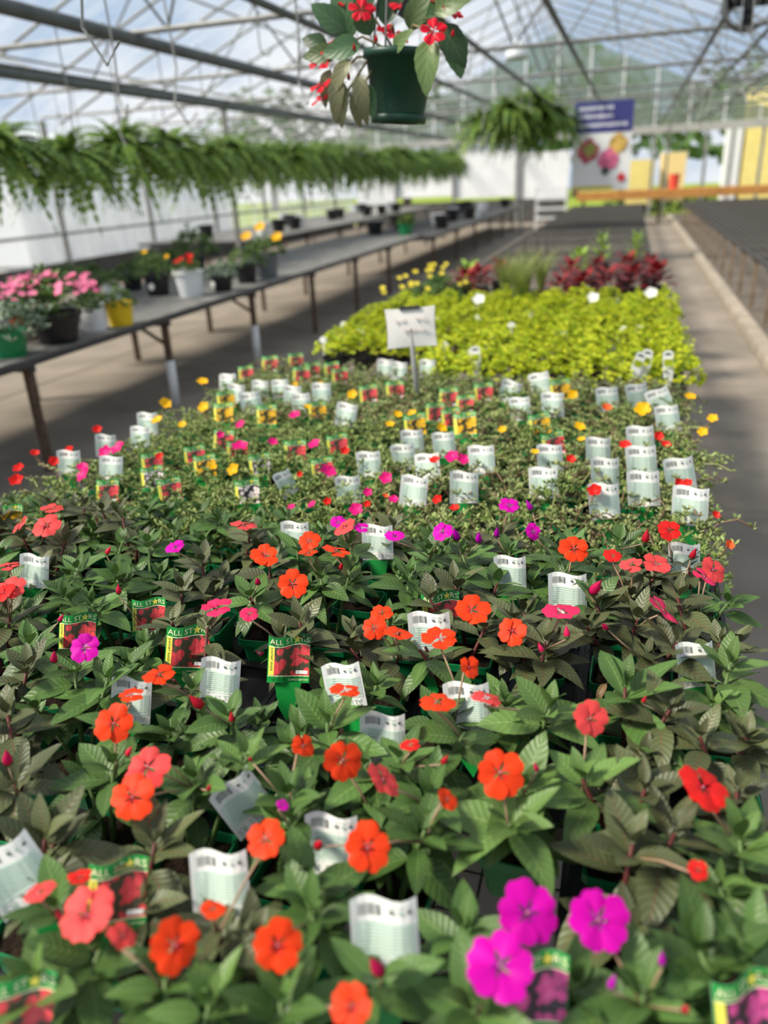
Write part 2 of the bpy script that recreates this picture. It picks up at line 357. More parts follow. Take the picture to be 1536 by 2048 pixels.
def tag_mesh(name, photo, wave=.006, named=True):
    """Plastic care tag standing on a tongue: picture side to -Y, text side to +Y; origin where it enters the soil."""
    b = MB(); z0 = .045
    def P(u, v, off):           # u -W/2..W/2, v 0..TH
        k = u / TW
        edge = .006 * math.sin(k * 6.2) * (v / TH - .25)
        return (u, wave * math.sin(k * 6.0) + off, z0 + v + edge)
    def strip(u0, u1, v0, v1, off, mi, n=8):
        vs = []
        for i in range(n + 1):
            u = u0 + (u1 - u0) * i / n; vs += [P(u, v0, off), P(u, v1, off)]
        fs = [(2 * i, 2 * i + 2, 2 * i + 3, 2 * i + 1) for i in range(n)]
        b.add(vs, fs, mi)
    def poly(tp, u, v, off, mi, rot=0, flip=1):
        vs = []
        for x, y in tp[0]:
            if rot == 90: x, y = y, -x
            if rot == 180: x, y = -x, -y
            vs.append(P(u + x * flip, v + y, off))
        b.add(vs, tp[1], mi)
    w = TW / 2; e = .0006
    # 0 paper 1 green 2 yellow 3 photo 4 cream 5 dark 6 mint 7 grey ink 8 mint ink 9 pink
    strip(-w, w, 0, TH, 0, 0)
    strip(-w, w, 0, TH, -e, 1)
    strip(-w + .002, -w + .0125, .015, TH - .019, -2 * e, 2, 2)
    strip(-w + .0125, w - .001, .014, TH - .019, -2 * e, 3)
    strip(-w + .001, w - .001, .0125, .014, -3 * e, 4); strip(-w + .001, w - .001, TH - .0205, TH - .019, -3 * e, 4)
    poly(TXT_ALL, -w + .003, TH - .015, -3 * e, 4); poly(TXT_ST, -w + .034, TH - .015, -3 * e, 4); poly(TXT_RS, -w + .0635, TH - .015, -3 * e, 4)
    sx, sy = -w + .056, TH - .0105
    star = [P(sx + (.0085 if k % 2 == 0 else .0036) * math.sin(k * math.pi / 5), sy + (.0085 if k % 2 == 0 else .0036) * math.cos(k * math.pi / 5), -4 * e) for k in range(10)]
    b.add([P(sx, sy, -4 * e)] + star, [(0, k + 1, (k + 1) % 10 + 1) for k in range(10)], 2)
    if named:
        poly(TXT_SUN, -w + .0050, TH - .022, -3 * e, 5, 90)
        poly(TXT_NAME, -w + .008, .0045, -3 * e, 5); poly(TXT_VAR, -w + .041, .0045, -3 * e, 4)
        strip(w - .027, w - .004, .017, .0235, -3 * e, 0, 3)
    # text side
    strip(-w + .004, w - .004, .020, TH - .028, e, 6)
    for r in range(9):
        z = .026 + r * .0042; strip(-w + .006, w - .006 - random.random() * .012, z, z + .0016, 2 * e, 8, 5)
    k = 0; u = w - .010
    while u > w - .036:                                           # barcode
        d = random.choice((.0006, .001, .0015)); strip(u - d, u, TH - .022, TH - .009, 2 * e, 7, 1); u -= d + random.choice((.0008, .0012))
    for q in range(3):                                            # small round care pictograms
        cx, cz = -w + .010 + q * .011, TH - .014
        b.add([P(cx + .0032 * math.cos(a * .785), cz + .0032 * math.sin(a * .785), 2 * e) for a in range(8)], [tuple(range(8))], 7 if q != 1 else 8)
        strip(cx - .004, cx + .004, TH - .008, TH - .0068, 2 * e, 8, 1)
    for tp, u0 in ((TXT_ALL, -w + .008), (TXT_ST, -w + .038), (TXT_RS, -w + .060)): poly(tp, u0, .0165, 2 * e, 8, 180, -1)
    # tongue into the pot
    b.add([(-.026, 0, z0 + .001), (.026, 0, z0 + .001), (.018, .001, 0), (-.018, .001, 0), (0, .001, -.03)], [(0, 1, 2, 3), (3, 2, 4)], 1)
    return b.mesh(name, [paper, tag_green, tag_yellow, photo, tag_cream, tag_dark, mint, grey_ink, mint_ink, heart_pink])
TAG = {'R': tag_mesh('tag_red', photo_red), 'Y': tag_mesh('tag_yellow_flower', photo_yel, .005, False), 'W': tag_mesh('tag_white_flower', photo_whi, .007, False),
       'M': tag_mesh('tag_magenta', photo_mag, .006, False), 'B': tag_mesh('tag_back', photo_red, -.006)}
TAG_DESC = {'R': 'red picture tag', 'Y': 'yellow picture tag', 'W': 'black-and-white picture tag', 'M': 'purple picture tag', 'B': 'white care tag'}
def heart_tab():
    """Green pointed tab hooked over the pot rim, with a pink heart sticker."""
    b = MB(); b.add([(-.013, 0, .055), (.013, 0, .055), (.006, .004, 0)], [(0, 1, 2)], 0)
    hs = [(0, -.010), (.009, -.001), (.0095, .004), (.006, .007), (.002, .006), (0, .0035), (-.002, .006), (-.006, .007), (-.0095, .004), (-.009, -.001)]
    b.add([(x + .001, -.0008, .044 + z) for x, z in hs], [tuple(range(10))], 1)
    for z, w in ((.0455, .005), (.0415, .004)): b.add([(-w, -.0014, z), (w, -.0014, z), (w, -.0014, z + .002), (-w, -.0014, z + .002)], [(0, 1, 2, 3)], 2)
    return b.mesh('heart_tab', [tag_green, heart_pink, paper])
HEART = heart_tab()

# ================================================================== SETTING
BX0, BX1, BZ = -1.72, .275, .65               # main bench
YE = 30.0                                     # end wall
AX, AZ, EZ = -2.7, 5.9, 2.9                   # ridge, eaves
XL, XR = -10.2, 4.8
def struct(name, b, m, parent=None, smooth=False):
    o = obj(name, b.mesh(name, m, smooth), parent)
    if parent is None: o['kind'] = 'structure'
    return o
# floor: concrete slabs with recessed joints
fl = struct('floor', MB().box((-2.7, 14, -.06), (17.5, 38, .06)), gravel)
slab_me = {}
for xi, (xa, xb) in enumerate(((-10.2, -5.3), (-5.3, -3.2), (-3.2, -1.0), (-1.0, 1.2))):
    y = -3.2; k = 0
    while y < 30:
        L = 2.4; key = (xi,)
        if key not in slab_me: slab_me[key] = MB().box((0, 0, 0), (xb - xa - .012, L - .012, .06)).mesh('slab_mesh', concrete)
        obj('slab', slab_me[key], fl, Matrix.Translation(((xa + xb) / 2, y + L / 2, -.03 + random.uniform(-.002, .002))))
        y += L
kb = struct('kerb', MB().box((1.28, 13, .03), (.14, 36, .10)), mat('kerb_concrete', (.36, .31, .25), .85, .2, noise=.2, nscale=5))
# lawn and yard outside
lawn = struct('lawn_ground', MB().box((0, 60, -.2), (120, 59, .2)), mat('lawn', (.19, .26, .035), .9, .1, noise=.35, nscale=3, bump=.4))
yard = struct('yard_ground', MB().box((-40, 5, -.2), (59, 52, .2)), mat('yard_gravel', (.30, .29, .27), .9, .1, noise=.2, nscale=4))
yard2 = struct('yard_ground.001', MB().box((35, 5, -.2), (59, 52, .2)), MATS['lawn'])

# roof film, bows, ties
film = film_mat('roof_film', (.55, .58, .62), .86)
ceil = thing('ceiling', (0, 0, 0), None, None, kind='structure')
def roof_z(x): return AZ - .4 * abs(x - AX) if AZ - .4 * abs(x - AX) > EZ else EZ
bow_me = None; bay = 1.5
pan = {}
for sgn in (-1, 1):
    xe = XL if sgn < 0 else XR; n = 6; vs = []
    for i in range(n + 1):
        t = i / n; x = AX + (xe - AX) * t; z = AZ + (EZ - AZ) * t + .10 * math.sin(math.pi * t)
        vs += [(x, 0, z), (x, bay - .03, z)]
    pan[sgn] = MB().add(vs, [(2 * i, 2 * i + 2, 2 * i + 3, 2 * i + 1) for i in range(n)]).mesh('film_panel', film, True)
bw = MB(); P_ = []
for i in range(17):
    t = i / 16; x = XL + (XR - XL) * t; s_ = 1 - abs(x - AX) / (AX - XL); P_.append((x, 0, EZ + (AZ - EZ) * s_ + .10 * math.sin(math.pi * s_) - .03))
bw.tube(P_, .024, 6); bow_me = bw.mesh('bow_tube', galv, True)
tie = MB(); tie.tube([(XL, 0, 2.95), (XR, 0, 2.95)], .026, 6); tie_me = tie.mesh('tie_tube', galv, True)
br = MB()
for xa, xb in ((-8.6, -7.0), (-5.4, -7.0), (-5.4, -4.0), (-2.7, -4.0), (-2.7, -1.4), (0, -1.4), (0, 1.6), (3.2, 1.6)):
    za = AZ - .4 * abs(xa - AX) - .03; br.tube([(xa, 0, za), (xb, 0, 2.95)], .014, 5)
br_me = br.mesh('brace_tube', galv, True)
for k in range(-2, 20):
    y = k * bay
    obj('bow', bow_me, ceil, Matrix.Translation((0, y, 0)))
    for sgn in (-1, 1): obj('panel', pan[sgn], ceil, Matrix.Translation((0, y + .015, 0)))
for y in (-2, 1, 4, 7, 10, 13, 16, 19, 22, 25, 28):
    obj('cross_tie', tie_me, ceil, Matrix.Translation((0, y, 0))); obj('truss_brace', br_me, ceil, Matrix.Translation((0, y, 0)))
for x in (-8.6, -6.6, -4.6, AX, -.7, 1.3, 3.2):
    b = MB(); z = AZ - .4 * abs(x - AX) - .05; b.tube([(x, -3, z), (x, 30, z)], .02, 5); struct('purlin', b, galv, ceil, True)
# overhead pipes that carry baskets
for i, (x, r, z, m) in enumerate(((-6.6, .058, 2.9, galv_dark), (-4.35, .058, 2.9, galv_dark), (-2.75, .032, 2.9, galv_dark), (-1.7, .028, 2.9, galv_dark), (-.77, .026, 2.9, galv_dark), (.70, .028, 2.9, galv_dark), (1.22, .024, 2.9, galv_dark), (1.9, .03, 2.9, galv_dark), (-5.5, .02, 2.75, galv_dark))):
    b = MB(); b.tube([(x, -3, z), (x, 29.8, z)], r, 8); struct('overhead_pipe', b, m, None, True)
    b = MB()
# posts along the walls and under the pipes
post = MB().box((0, 0, EZ / 2), (.07, .07, EZ)).mesh('post_mesh', mat('post_grey', (.20, .20, .19), .6, .3, noise=.2, nscale=8))
for k, y in enumerate(range(1, 31, 3)):
    for x in (XL, XR): obj('post', post, None, Matrix.Translation((x, y, 0)), kind='structure')
for y in (13.0, 24.0): obj('post', post, None, Matrix.Translation((-3.05 if y > 20 else -6.6, y, 0)), kind='structure')
obj('post', post, None, Matrix.Translation((.95, 28.2, 0)), kind='structure')

# left wall: low board wall and a white roll-up curtain of film
wallm = mat('board_wall', (.10, .095, .09), .8, .2, noise=.3, nscale=4)
wl = struct('wall_left', MB().box((XL - .05, 13.5, .25), (.05, 33, .5)), wallm)
curt = film_mat('side_curtain', (.62, .66, .70), .62)
n = 22; vs = []
for i in range(n + 1):
    y = -3 + 33 * i / n; vs += [(XL - .04 + .03 * math.sin(i * 2.1), y, .45), (XL - .08 + .02 * math.sin(i * 1.7), y, 1.7), (XL - .04, y, 2.9)]
wc = MB().add(vs, [(3 * i + j, 3 * i + 3 + j, 3 * i + 4 + j, 3 * i + 1 + j) for i in range(n) for j in range(2)])
o = struct('curtain_panel', wc, curt, wl, True)
b = MB(); b.tube([(XL, -3, 1.0), (XL, 30, 1.0)], .03, 6); struct('curtain_rail', b, galv, wl, True)
# right wall
wr = struct('wall_right', MB().box((XR + .05, 13.5, .3), (.05, 33, .6)), wallm)
b = MB(); b.add([(XR + .05, -3, .6), (XR + .05, 22, .6), (XR + .05, 22, 2.9), (XR + .05, -3, 2.9)], [(0, 1, 2, 3)]); struct('curtain_panel', b, curt, wr)

# end wall: polycarbonate gable with mullions, header beam, posts; opening below
poly_c = film_mat('gable_polycarbonate', (.28, .35, .29), .2)
we = thing('wall_end', (0, YE, 0), None, None, kind='structure')
npan = 14
for i in range(npan):
    xa = XL + (XR - XL) * i / npan; xb = XL + (XR - XL) * (i + 1) / npan
    def zz(x): return EZ + (AZ - EZ) * (1 - abs(x - AX) / 7.5)
    vs = [(xa + .02, 0, EZ), (xb - .02, 0, EZ), (xb - .02, 0, zz(xb) - .02), (xa + .02, 0, zz(xa) - .02)]
    struct('gable_panel', MB().add(vs, [(0, 1, 2, 3)]), poly_c, we)
    if i: struct('mullion', MB().box((xa, -.03, (EZ + zz(xa)) / 2), (.06, .05, zz(xa) - EZ)), white_pl, we)
struct('header_beam', MB().box(((XL + XR) / 2, -.05, 2.78), (XR - XL, .1, .24)), mat('header_grey', (.42, .42, .40), .6, .3), we)
struct('gable_rail', MB().box((AX, -.05, 3.85), (9.6, .06, .08)), galv, we)
for x in (-8.5, -6.3, -4.0, .55, 2.2, 3.0, 3.9): struct('end_post', MB().box((x, -.05, 1.35), (.10, .08, 2.7)), galv, we)
# white sheeting on the far end wall
whites = mat('white_sheeting', (.86, .88, .90), .5, .3, noise=.05, nscale=2)
for x0, x1, z0, z1 in ((-6.3, -4.0, .9, 2.6), (-4.0, -2.15, .7, 2.3), (-10.1, -8.5, .8, 2.6), (-8.5, -6.3, 1.0, 2.6)):
    struct('sheet', MB().box(((x0 + x1) / 2, .03, (z0 + z1) / 2), (x1 - x0 - .08, .02, z1 - z0)), whites, we)
struct('board', MB().box((-6.2, .03, .4), (7.8, .03, .8)), wallm, we)

# ================================================================== BENCHES
def wire_top(x0, x1, y0, y1, z, sx, sy, r, nm):
    b = MB(); n = int(round((x1 - x0) / sx))
    for i in range(n + 1): b.box((x0 + (x1 - x0) * i / n, (y0 + y1) / 2, z - r), (2 * r, y1 - y0, 2 * r))
    k = int(round((y1 - y0) / sy))
    for j in range(k + 1): b.box(((x0 + x1) / 2, y0 + (y1 - y0) * j / k, z - 3 * r), (x1 - x0, 2 * r, 2 * r))
    return b.mesh(nm, wire_black)
def bench(label, x0, x1, y0, y1, z, legs, legm, sx=.06, sy=.075, sleeves=(), group=None, solid=None, r=.0022):
    t = thing('greenhouse_bench', ((x0 + x1) / 2, (y0 + y1) / 2, 0), label, 'bench', group)
    I = Matrix.Translation((-(x0 + x1) / 2, -(y0 + y1) / 2, 0))
    if solid: obj('bench_top', MB().box(((x0 + x1) / 2, (y0 + y1) / 2, z - .012), (x1 - x0, y1 - y0, .024)).mesh('bench_top', solid), t, I)
    else: obj('wire_mesh', wire_top(x0, x1, y0, y1, z, sx, sy, r, 'wire_mesh'), t, I, kind='stuff')
    for xx in (x0 + .02, x1 - .02): obj('side_rail', MB().box((xx, (y0 + y1) / 2, z - .033), (.042, y1 - y0, .04)).mesh('side_rail', frame_dark), t, I)
    for y in (y0 + .02, y1 - .02): obj('end_rail', MB().box(((x0 + x1) / 2, y, z - .033), (x1 - x0, .04, .04)).mesh('end_rail', frame_dark), t, I)
    lm = MB().box((0, 0, z / 2 - .03), (.045, .045, z - .06)).mesh('leg_mesh', legm)
    cm = MB().box(((x0 + x1) / 2, 0, z - .075), (x1 - x0 - .02, .04, .04)).mesh('cross_bar', frame_dark)
    for y in legs:
        obj('cross_bar', cm, t, I @ Matrix.Translation((0, y, 0)))
        for xx in (x0 + .06, x1 - .06):
            lg = obj('leg', lm, t, I @ Matrix.Translation((xx, y, 0)))
            if (y in sleeves) and xx > (x0 + x1) / 2:
                sl = MB().tube([(0, 0, .0), (0, 0, z * .5)], .036, 10); obj('sleeve', sl.mesh('sleeve', pvc, True), lg, label='white plastic sleeve')
            if y in sleeves and xx > (x0 + x1) / 2:
                bb = MB().tube([(-.02, 0, z * .68), (-.26, 0, z - .09)], .016, 5); obj('knee_brace', bb.mesh('knee_brace', rust), lg)
    return t
bench('long wire-mesh bench crowded with flowering pots beside the concrete walkway', BX0, BX1, .05, 26, BZ, [.3 + 1.9 * k for k in range(14)], rust)
bench('wire-mesh bench holding petunias and assorted pots across the aisle', -5.0, -3.47, 2.2, 13.9, .75, [2.3, 3.9, 5.49, 7.09, 8.7, 10.3, 11.9], rust, .09, .12, (5.49, 7.09), solid=mat('bench_sheet', (.15, .148, .14), .7, .3, noise=.3, nscale=9))
bench('bare wire bench on rusty legs beyond the kerb', 1.42, 4.4, 6.6, 27, .65, [6.9 + 1.2 * k for k in range(17)], mat('leg_tan', (.23, .17, .12), .8, .2, noise=.3, nscale=10), .12, .12, r=.004)
bench('dark bench stacked with nursery pots along the white curtain wall', -9.3, -6.7, 14, 28.5, .72, [14.4 + 2.2 * k for k in range(7)], rust, .1, .1, solid=MATS['bench_sheet'])
bench('dark bench with jumbled pots behind the grey-topped bench', -5.2, -3.4, 14.3, 27.5, .68, [14.6 + 2.1 * k for k in range(7)], rust, .1, .1, solid=mat('bench_dark_sheet', (.06, .06, .06), .7, .3, noise=.3, nscale=9))

# ================================================================== IMPATIENS
LEAVES_TOTAL = 0
CLEAR = []                                    # (pixel x, y, half width, half height, depth): leaves are not grown across these tags and blossoms
def hides(p):
    u, v, d = proj(p)
    return any(abs(u - x) < w and abs(v - y) < h and d < dd - .004 for x, y, w, h, dd in CLEAR)
def rosette(parent, base, tip, tone, size, rnd, nl=(3, 3, 3)):
    """Leaves in whorls round a shoot tip; leaf objects share a few meshes."""
    global LEAVES_TOTAL
    ax = (tip - base).normalized(); a = rnd.random() * 6.28
    for lvl, cnt in enumerate(nl):
        elev = (.95, .45, .02, -.35)[lvl]; ln = size * (.48, .80, 1.0, 1.0)[lvl]; down = (.0, .012, .030, .055)[lvl] * size / .08
        for k in range(cnt):
            a += 2.399 if lvl else 2 * math.pi / cnt
            e = elev + rnd.uniform(-.22, .22); d = Vector((math.cos(a) * math.cos(e), math.sin(a) * math.cos(e), math.sin(e)))
            d = (d + ax * .25 * (1 - lvl * .3)).normalized()
            side = d.cross(Vector((0, 0, 1)));
            if side.length < .05: side = Vector((1, 0, 0))
            side.normalize(); up = side.cross(d)
            roll = rnd.uniform(-.35, .35); s2 = side * math.cos(roll) + up * math.sin(roll); u2 = s2.cross(d)
            R = Matrix((s2, d, u2)).transposed().to_4x4()
            L = ln * rnd.uniform(.78, 1.12)
            p = tip - ax * down + d * .008
            if any(hides(parent.location + p + d * L * q) for q in (.2, .5, .85)): continue
            me = LEAF[tone][rnd.choice((0, 0, 1, 2) if lvl < 2 else (0, 1, 1, 3))]
            obj('leaf', me, parent, Matrix.Translation(p) @ R @ Matrix.Diagonal((L * rnd.uniform(.9, 1.1), L, L, 1))); LEAVES_TOTAL += 1

def add_flower(parent, org, p, size, colr, tilt, rnd, crown=None):
    a, bq = tilt
    right = Vector((CF.y, -CF.x, 0)).normalized(); toc = Vector((-CF.x, -CF.y, 0)).normalized()
    nrm = (Vector((0, 0, 1)) + toc * bq + right * a).normalized()
    ref = Vector((0, 0, 1)) if abs(nrm.z) < .95 else toc
    xx = ref.cross(nrm).normalized(); yy = nrm.cross(xx)
    R = Matrix((xx, yy, nrm)).transposed().to_4x4() @ Matrix.Rotation(rnd.uniform(-.3, .3), 4, 'Z')
    rad = size / 2 * 1.04; lp = p - org
    fl = obj('flower', EYE, parent, Matrix.Translation(lp) @ R @ Matrix.Diagonal((rad, rad, rad, 1)), label=PNAME[colr] + ' five-petalled flower')
    for k in range(5):
        ang = k * 2 * math.pi / 5 + rnd.uniform(-.1, .1)
        obj('petal', PETAL_ME[colr][k % 2 if rnd.random() < .8 else 0], fl, Matrix.Rotation(ang, 4, 'Z') @ Matrix.Translation((0, 0, .045 * ((k * 2) % 5) / 2)) @ Matrix.Rotation(rnd.uniform(-.16, .2), 4, 'X') @ Matrix.Scale(rnd.uniform(.9, 1.08), 4))
    if crown is not None:
        q0 = crown - org - Vector((0, 0, .02)); q1 = lp - nrm * .012
        b = MB().tube([q0, (q0 + q1) / 2 + Vector((0, 0, .006)), q1], .0017, 5)
        obj('flower_stalk', b.mesh('flower_stalk', ped_mat, True), parent)
def add_bud(parent, org, p, size, colr, rnd, crown):
    tilt = Euler((rnd.uniform(-.6, .6), rnd.uniform(-.6, .6), 0)).to_matrix().to_4x4()
    obj('bud', BUD[colr], parent, Matrix.Translation(p - org - Vector((0, 0, size * .4))) @ tilt @ Matrix.Scale(size * .72, 4), label='closed ' + PNAME[colr] + ' bud')
    b = MB().tube([crown - org - Vector((0, 0, .015)), p - org - Vector((0, 0, size * .4))], .0014, 4)
    obj('flower_stalk', b.mesh('flower_stalk', ped_mat, True), parent)
def add_tag(parent, org, p, wpx, kind, yaw, lean, roll=0, full=True):
    """p: middle of the tag face."""
    sc = max(.85, min(1.15, wpx * depth(p) / F / TW))
    back = kind == 'B'
    R = Euler((lean, roll, yaw)).to_matrix().to_4x4()
    if back: R = Euler((lean, roll, yaw)).to_matrix().to_4x4() @ Matrix.Rotation(math.pi, 4, 'Z')
    off = R @ Vector((0, 0, (.045 + TH / 2) * sc))
    obj('tag', TAG[kind], parent, Matrix.Translation(p - org - off) @ R @ Matrix.Scale(sc, 4), label=TAG_DESC[kind])

CROWNS = [(130,1085,'D',1),(205,1022,'D',.9),(245,1035,'D',.9),(155,1140,'G',1),(235,1152,'G',1),(245,1085,'G',.8),(298,1088,'G',.8),(130,1195,'G',.9),(185,1210,'G',1),
 (365,1180,'D',1),(345,1062,'G',.8),(400,1025,'G',.9),(440,1040,'G',.8),(18,1225,'D',1),(60,1290,'G',1),(55,1335,'D',1),(345,1245,'D',.9),(405,1125,'D',.9),(500,1062,'D',.9),(595,1095,'G',.9),
 (540,1130,'D',1),(500,1195,'G',1),(600,1245,'D',1.1),(640,1150,'G',.9),(700,1145,'G',1),(700,1092,'G',.8),(415,1255,'D',1),(860,1102,'G',.9),(925,1110,'G',.9),(1020,1107,'G',.9),
 (910,1165,'D',1),(820,1152,'G',1),(995,1167,'G',1),(1145,1107,'G',1.2),(860,1200,'D',.9),(975,1245,'D',1),(840,1300,'G',1),(1090,1285,'D',1.2),(1025,1240,'D',1),(1185,1195,'G',1),
 (1195,1212,'D',1),(1175,1255,'D',1),(1240,1087,'G',.9),(1355,1195,'D',1),(1275,1240,'D',1),(1355,1285,'D',1.1),(1460,1330,'L',1.2),(1310,1150,'D',1),(215,1362,'G',1),(150,1332,'G',1),
 (15,1430,'D',1.1),(385,1382,'G',.9),(30,1570,'D',1.1),(228,1530,'G',1),(235,1450,'G',.9),(390,1560,'G',1),(460,1435,'G',1),(495,1515,'L',1),(655,1447,'G',1.1),(575,1592,'G',1),
 (730,1532,'G',1),(580,1640,'G',.9),(930,1465,'G',1.1),(1100,1420,'L',1.1),(800,1520,'G',1),(1045,1575,'L',1.2),(860,1592,'G',1),(1250,1375,'G',1.45),(1165,1560,'L',1),(1340,1420,'D',1),
 (1400,1475,'D',.9),(310,1688,'D',1.2),(90,1680,'D',1.2),(75,1970,'L',1.1),(110,1820,'G',1),(610,1748,'G',1),(620,1822,'G',1),(430,1850,'D',1),(1020,1650,'L',1.1),(1265,1690,'D',1.2),
 (1350,1668,'D',1.1),(1400,1902,'G',1.2),(1290,1992,'G',1.1),(1500,1900,'G',1.1),(760,1962,'G',1),(420,2010,'L',1),(560,2005,'G',1),(950,2020,'G',1),(850,1662,'G',1),(1480,1680,'L',1.1),(1290,1580,'D',1.1),(200,1900,'G',1.0),(330,1960,'G',.9)]
FLOWERS = [(735,1695,98,'O',0,1.0),(532,1680,80,'O',-.1,.45),(350,1890,100,'O',.7,1.0),(555,1890,102,'O',.25,1.4),(705,2012,85,'O',-.4,.6),(1055,1825,122,'M',0,1.1),(1195,1840,122,'M',.2,.8),(1000,1932,140,'M',0,.3),
 (175,1830,112,'C',-.2,.5),(245,1872,62,'C',.9,-.3),(425,1818,52,'O',.2,-.4),(80,1785,62,'C',-.1,-.45),(160,1755,46,'R',0,-.2),(1000,1545,98,'O',-.1,1.0),(1180,1437,76,'C',.1,1.2),(1405,1575,100,'R',.4,.35),
 (685,1520,80,'O',.6,1.1),(765,1560,80,'C',1.0,.1),(893,1600,50,'O',.8,.4),(605,1492,50,'O',.9,.5),(265,1595,92,'O',0,.7),(295,1535,86,'C',.1,.5),(228,1447,82,'O',.1,.8),(262,1390,52,'O',.1,-.3),(318,1350,62,'O',.2,-.05),
 (690,1382,62,'O',.1,-.5),(872,1405,78,'O',.1,-.2),(970,1397,62,'C',.2,-.55),(880,1278,72,'O',.1,.1),(795,1268,60,'O',.3,-.1),(748,1255,52,'O',-.2,1.2),(763,1226,46,'O',0,.2),(943,1222,74,'O',.0,.35),(1025,1262,58,'O',-.5,.8),
 (937,1335,48,'O',.7,.7),(1120,1225,80,'P',0,-.05),(1325,1222,75,'P',.8,.1),(1148,1098,60,'O',0,1.1),(1338,1060,50,'R',.1,.6),(1225,1112,36,'R',0,.5),(1262,1130,48,'C',-.3,.0),(1312,1130,62,'C',.2,.3),(1425,1140,62,'C',.5,.8),(1408,1155,56,'P',.6,.2),
 (1065,1063,34,'M',.3,1.4),(1018,1012,44,'M',.2,.3),(885,1063,46,'M',-.4,.4),(788,1073,40,'M',0,.2),(585,1168,62,'O',0,1.2),(530,1112,56,'O',.1,.5),(618,1083,46,'O',.1,.7),(690,1055,52,'C',-.5,.1),(676,1045,32,'M',0,.5),(722,1056,32,'M',.2,.2),
 (672,1102,60,'O',.2,-.25),(617,1106,40,'O',0,-.4),(487,1050,55,'C',.2,-.3),(433,1217,62,'P',0,-.05),(498,1228,40,'P',.3,.3),(350,1095,38,'M',0,.2),(170,1295,62,'M',.1,1.0),(93,1052,62,'C',0,.5),(105,1018,42,'C',0,.0),(42,1050,50,'C',-1.0,.2),
 (22,1175,58,'C',0,.4),(18,1132,42,'C',0,-.2),(1395,1740,40,'R',0,.4),(820,1490,42,'R',0,-.1),(565,1610,26,'M',.6,.2),(8,1185,50,'R',-.2,.3),(740,1118,0,'O',0,0)]
BUDS = [(12,1517,44,'P'),(1290,1075,34,'R'),(1183,1172,46,'P'),(1065,1012,28,'M'),(915,1068,34,'M'),(957,1075,30,'M'),(993,1066,26,'M'),(405,1402,46,'R'),(632,1682,40,'R'),(762,1935,60,'P'),(883,1520,28,'R'),(105,1315,32,'P'),
 (462,1437,26,'R'),(1087,1298,26,'P'),(1135,1268,30,'P'),(1383,1108,28,'R'),(1215,1250,26,'P'),(500,1515,18,'C'),(415,1575,20,'R'),(250,1505,26,'C'),(210,1102,22,'C'),(236,1180,24,'C'),(1325,1925,34,'M'),(1220,1970,36,'M'),(1370,2012,34,'C'),(330,1515,22,'P'),(115,1237,22,'P'),
 (1285,1400,20,'R'),(120,1830,24,'C'),(1075,1535,22,'P'),(515,1160,24,'P'),(680,1132,20,'R')]
TAGS_I = [(375,1300,86,'R',.1,-.42,.16),(578,1318,84,'R',.12,-.42,.14),(298,1235,64,'R',.05,-.4,.05),(155,1268,72,'R',.05,-.4,.1),(882,1228,76,'R',.0,-.4,-.02),(235,1790,112,'R',.35,-.6,.25),(35,2035,110,'R',.2,-.6,.2),(1068,1985,90,'M',-.1,-.5,.05),(1490,2035,110,'M',.2,-.5,.1),
 (590,1075,52,'B',0,-.35,0),(688,1372,66,'B',-.1,-.4,-.22),(765,1478,90,'B',0,-.45,.03),(935,1418,92,'B',0,-.45,-.05),(860,1272,84,'B',0,-.4,-.05),(440,1770,116,'B',.05,-.5,-.05),(770,1875,135,'B',.1,-.5,.03),(662,1690,92,'B',0,-.45,.03),(487,1605,90,'B',.85,-.5,-.25),(30,1750,120,'B',.6,-.5,-.3),
 (262,1402,62,'B',0,-.4,.1),(440,1362,62,'B',.1,-.4,.15),(1135,1190,76,'B',0,-.4,.02),(1368,1122,62,'B',0,-.35,.03),(1020,1148,52,'B',0,-.35,0),(755,1085,62,'B',0,-.35,0),(68,1143,46,'B',0,-.35,.1),(1392,1330,60,'B',.2,-.4,0)]
GX, GY, PX, PY = -.56, 1.19, .152, .155
cells = {}
gaps = {(0, -1), (3, -3), (-1, 0)}
for j in range(-5, 4):
    for i in range(-8, 6):
        x, y = GX + i * PX, GY + j * PY
        if not (BX0 + .05 < x < BX1 - .02): continue
        u, v, d = proj((x, y, .82))
        if -130 < u < 1650 and v < 2200 and (i, j) not in gaps:
            cells[(i, j)] = dict(c=Vector((x + random.uniform(-.008, .008), y + random.uniform(-.01, .01), BZ)), crowns=[], fl=[], bud=[], tag=[])
def tag_z(py, kd): return .87 if py > 1700 else (.83 if kd == 'R' else .845)
def nearest(p, push=0):
    return min(cells, key=lambda k: (cells[k]['c'].x - p.x) ** 2 + (cells[k]['c'].y - push - p.y) ** 2)
for px, py, tone, s in CROWNS:
    p = at_z(px, py, .875); k = nearest(p); cells[k]['crowns'].append((p, tone, s))
for px, py, s, c, a, b_ in FLOWERS:
    if not s: continue
    p = at_z(px, py, .925); k = nearest(p, .02); cells[k]['fl'].append((p, s * depth(p) / F, c, (a, max(b_, -.2))))
for px, py, s, c in BUDS:
    p = at_z(px, py, .92); k = nearest(p, .02); cells[k]['bud'].append((p, s * depth(p) / F, c))
for px, py, wpx, kd, yaw, lean, roll in TAGS_I:
    p = at_z(px, py, tag_z(py, kd)); k = nearest(p, .03 if kd == 'B' else -.01); cells[k]['tag'].append((p, wpx, kd, yaw, lean, roll))
FULL = {375, 578, 155, 235, 440, 688, 765, 935, 1135, 860, 770, 662}
for ce in cells.values():
    for p, s, c, tl in ce['fl']: u, v, d = proj(p); h = s * F / d * .42; CLEAR.append((u, v, h, h, d))
    for p, s, c in ce['bud']: u, v, d = proj(p); h = s * F / d * .3; CLEAR.append((u, v, h, h, d))
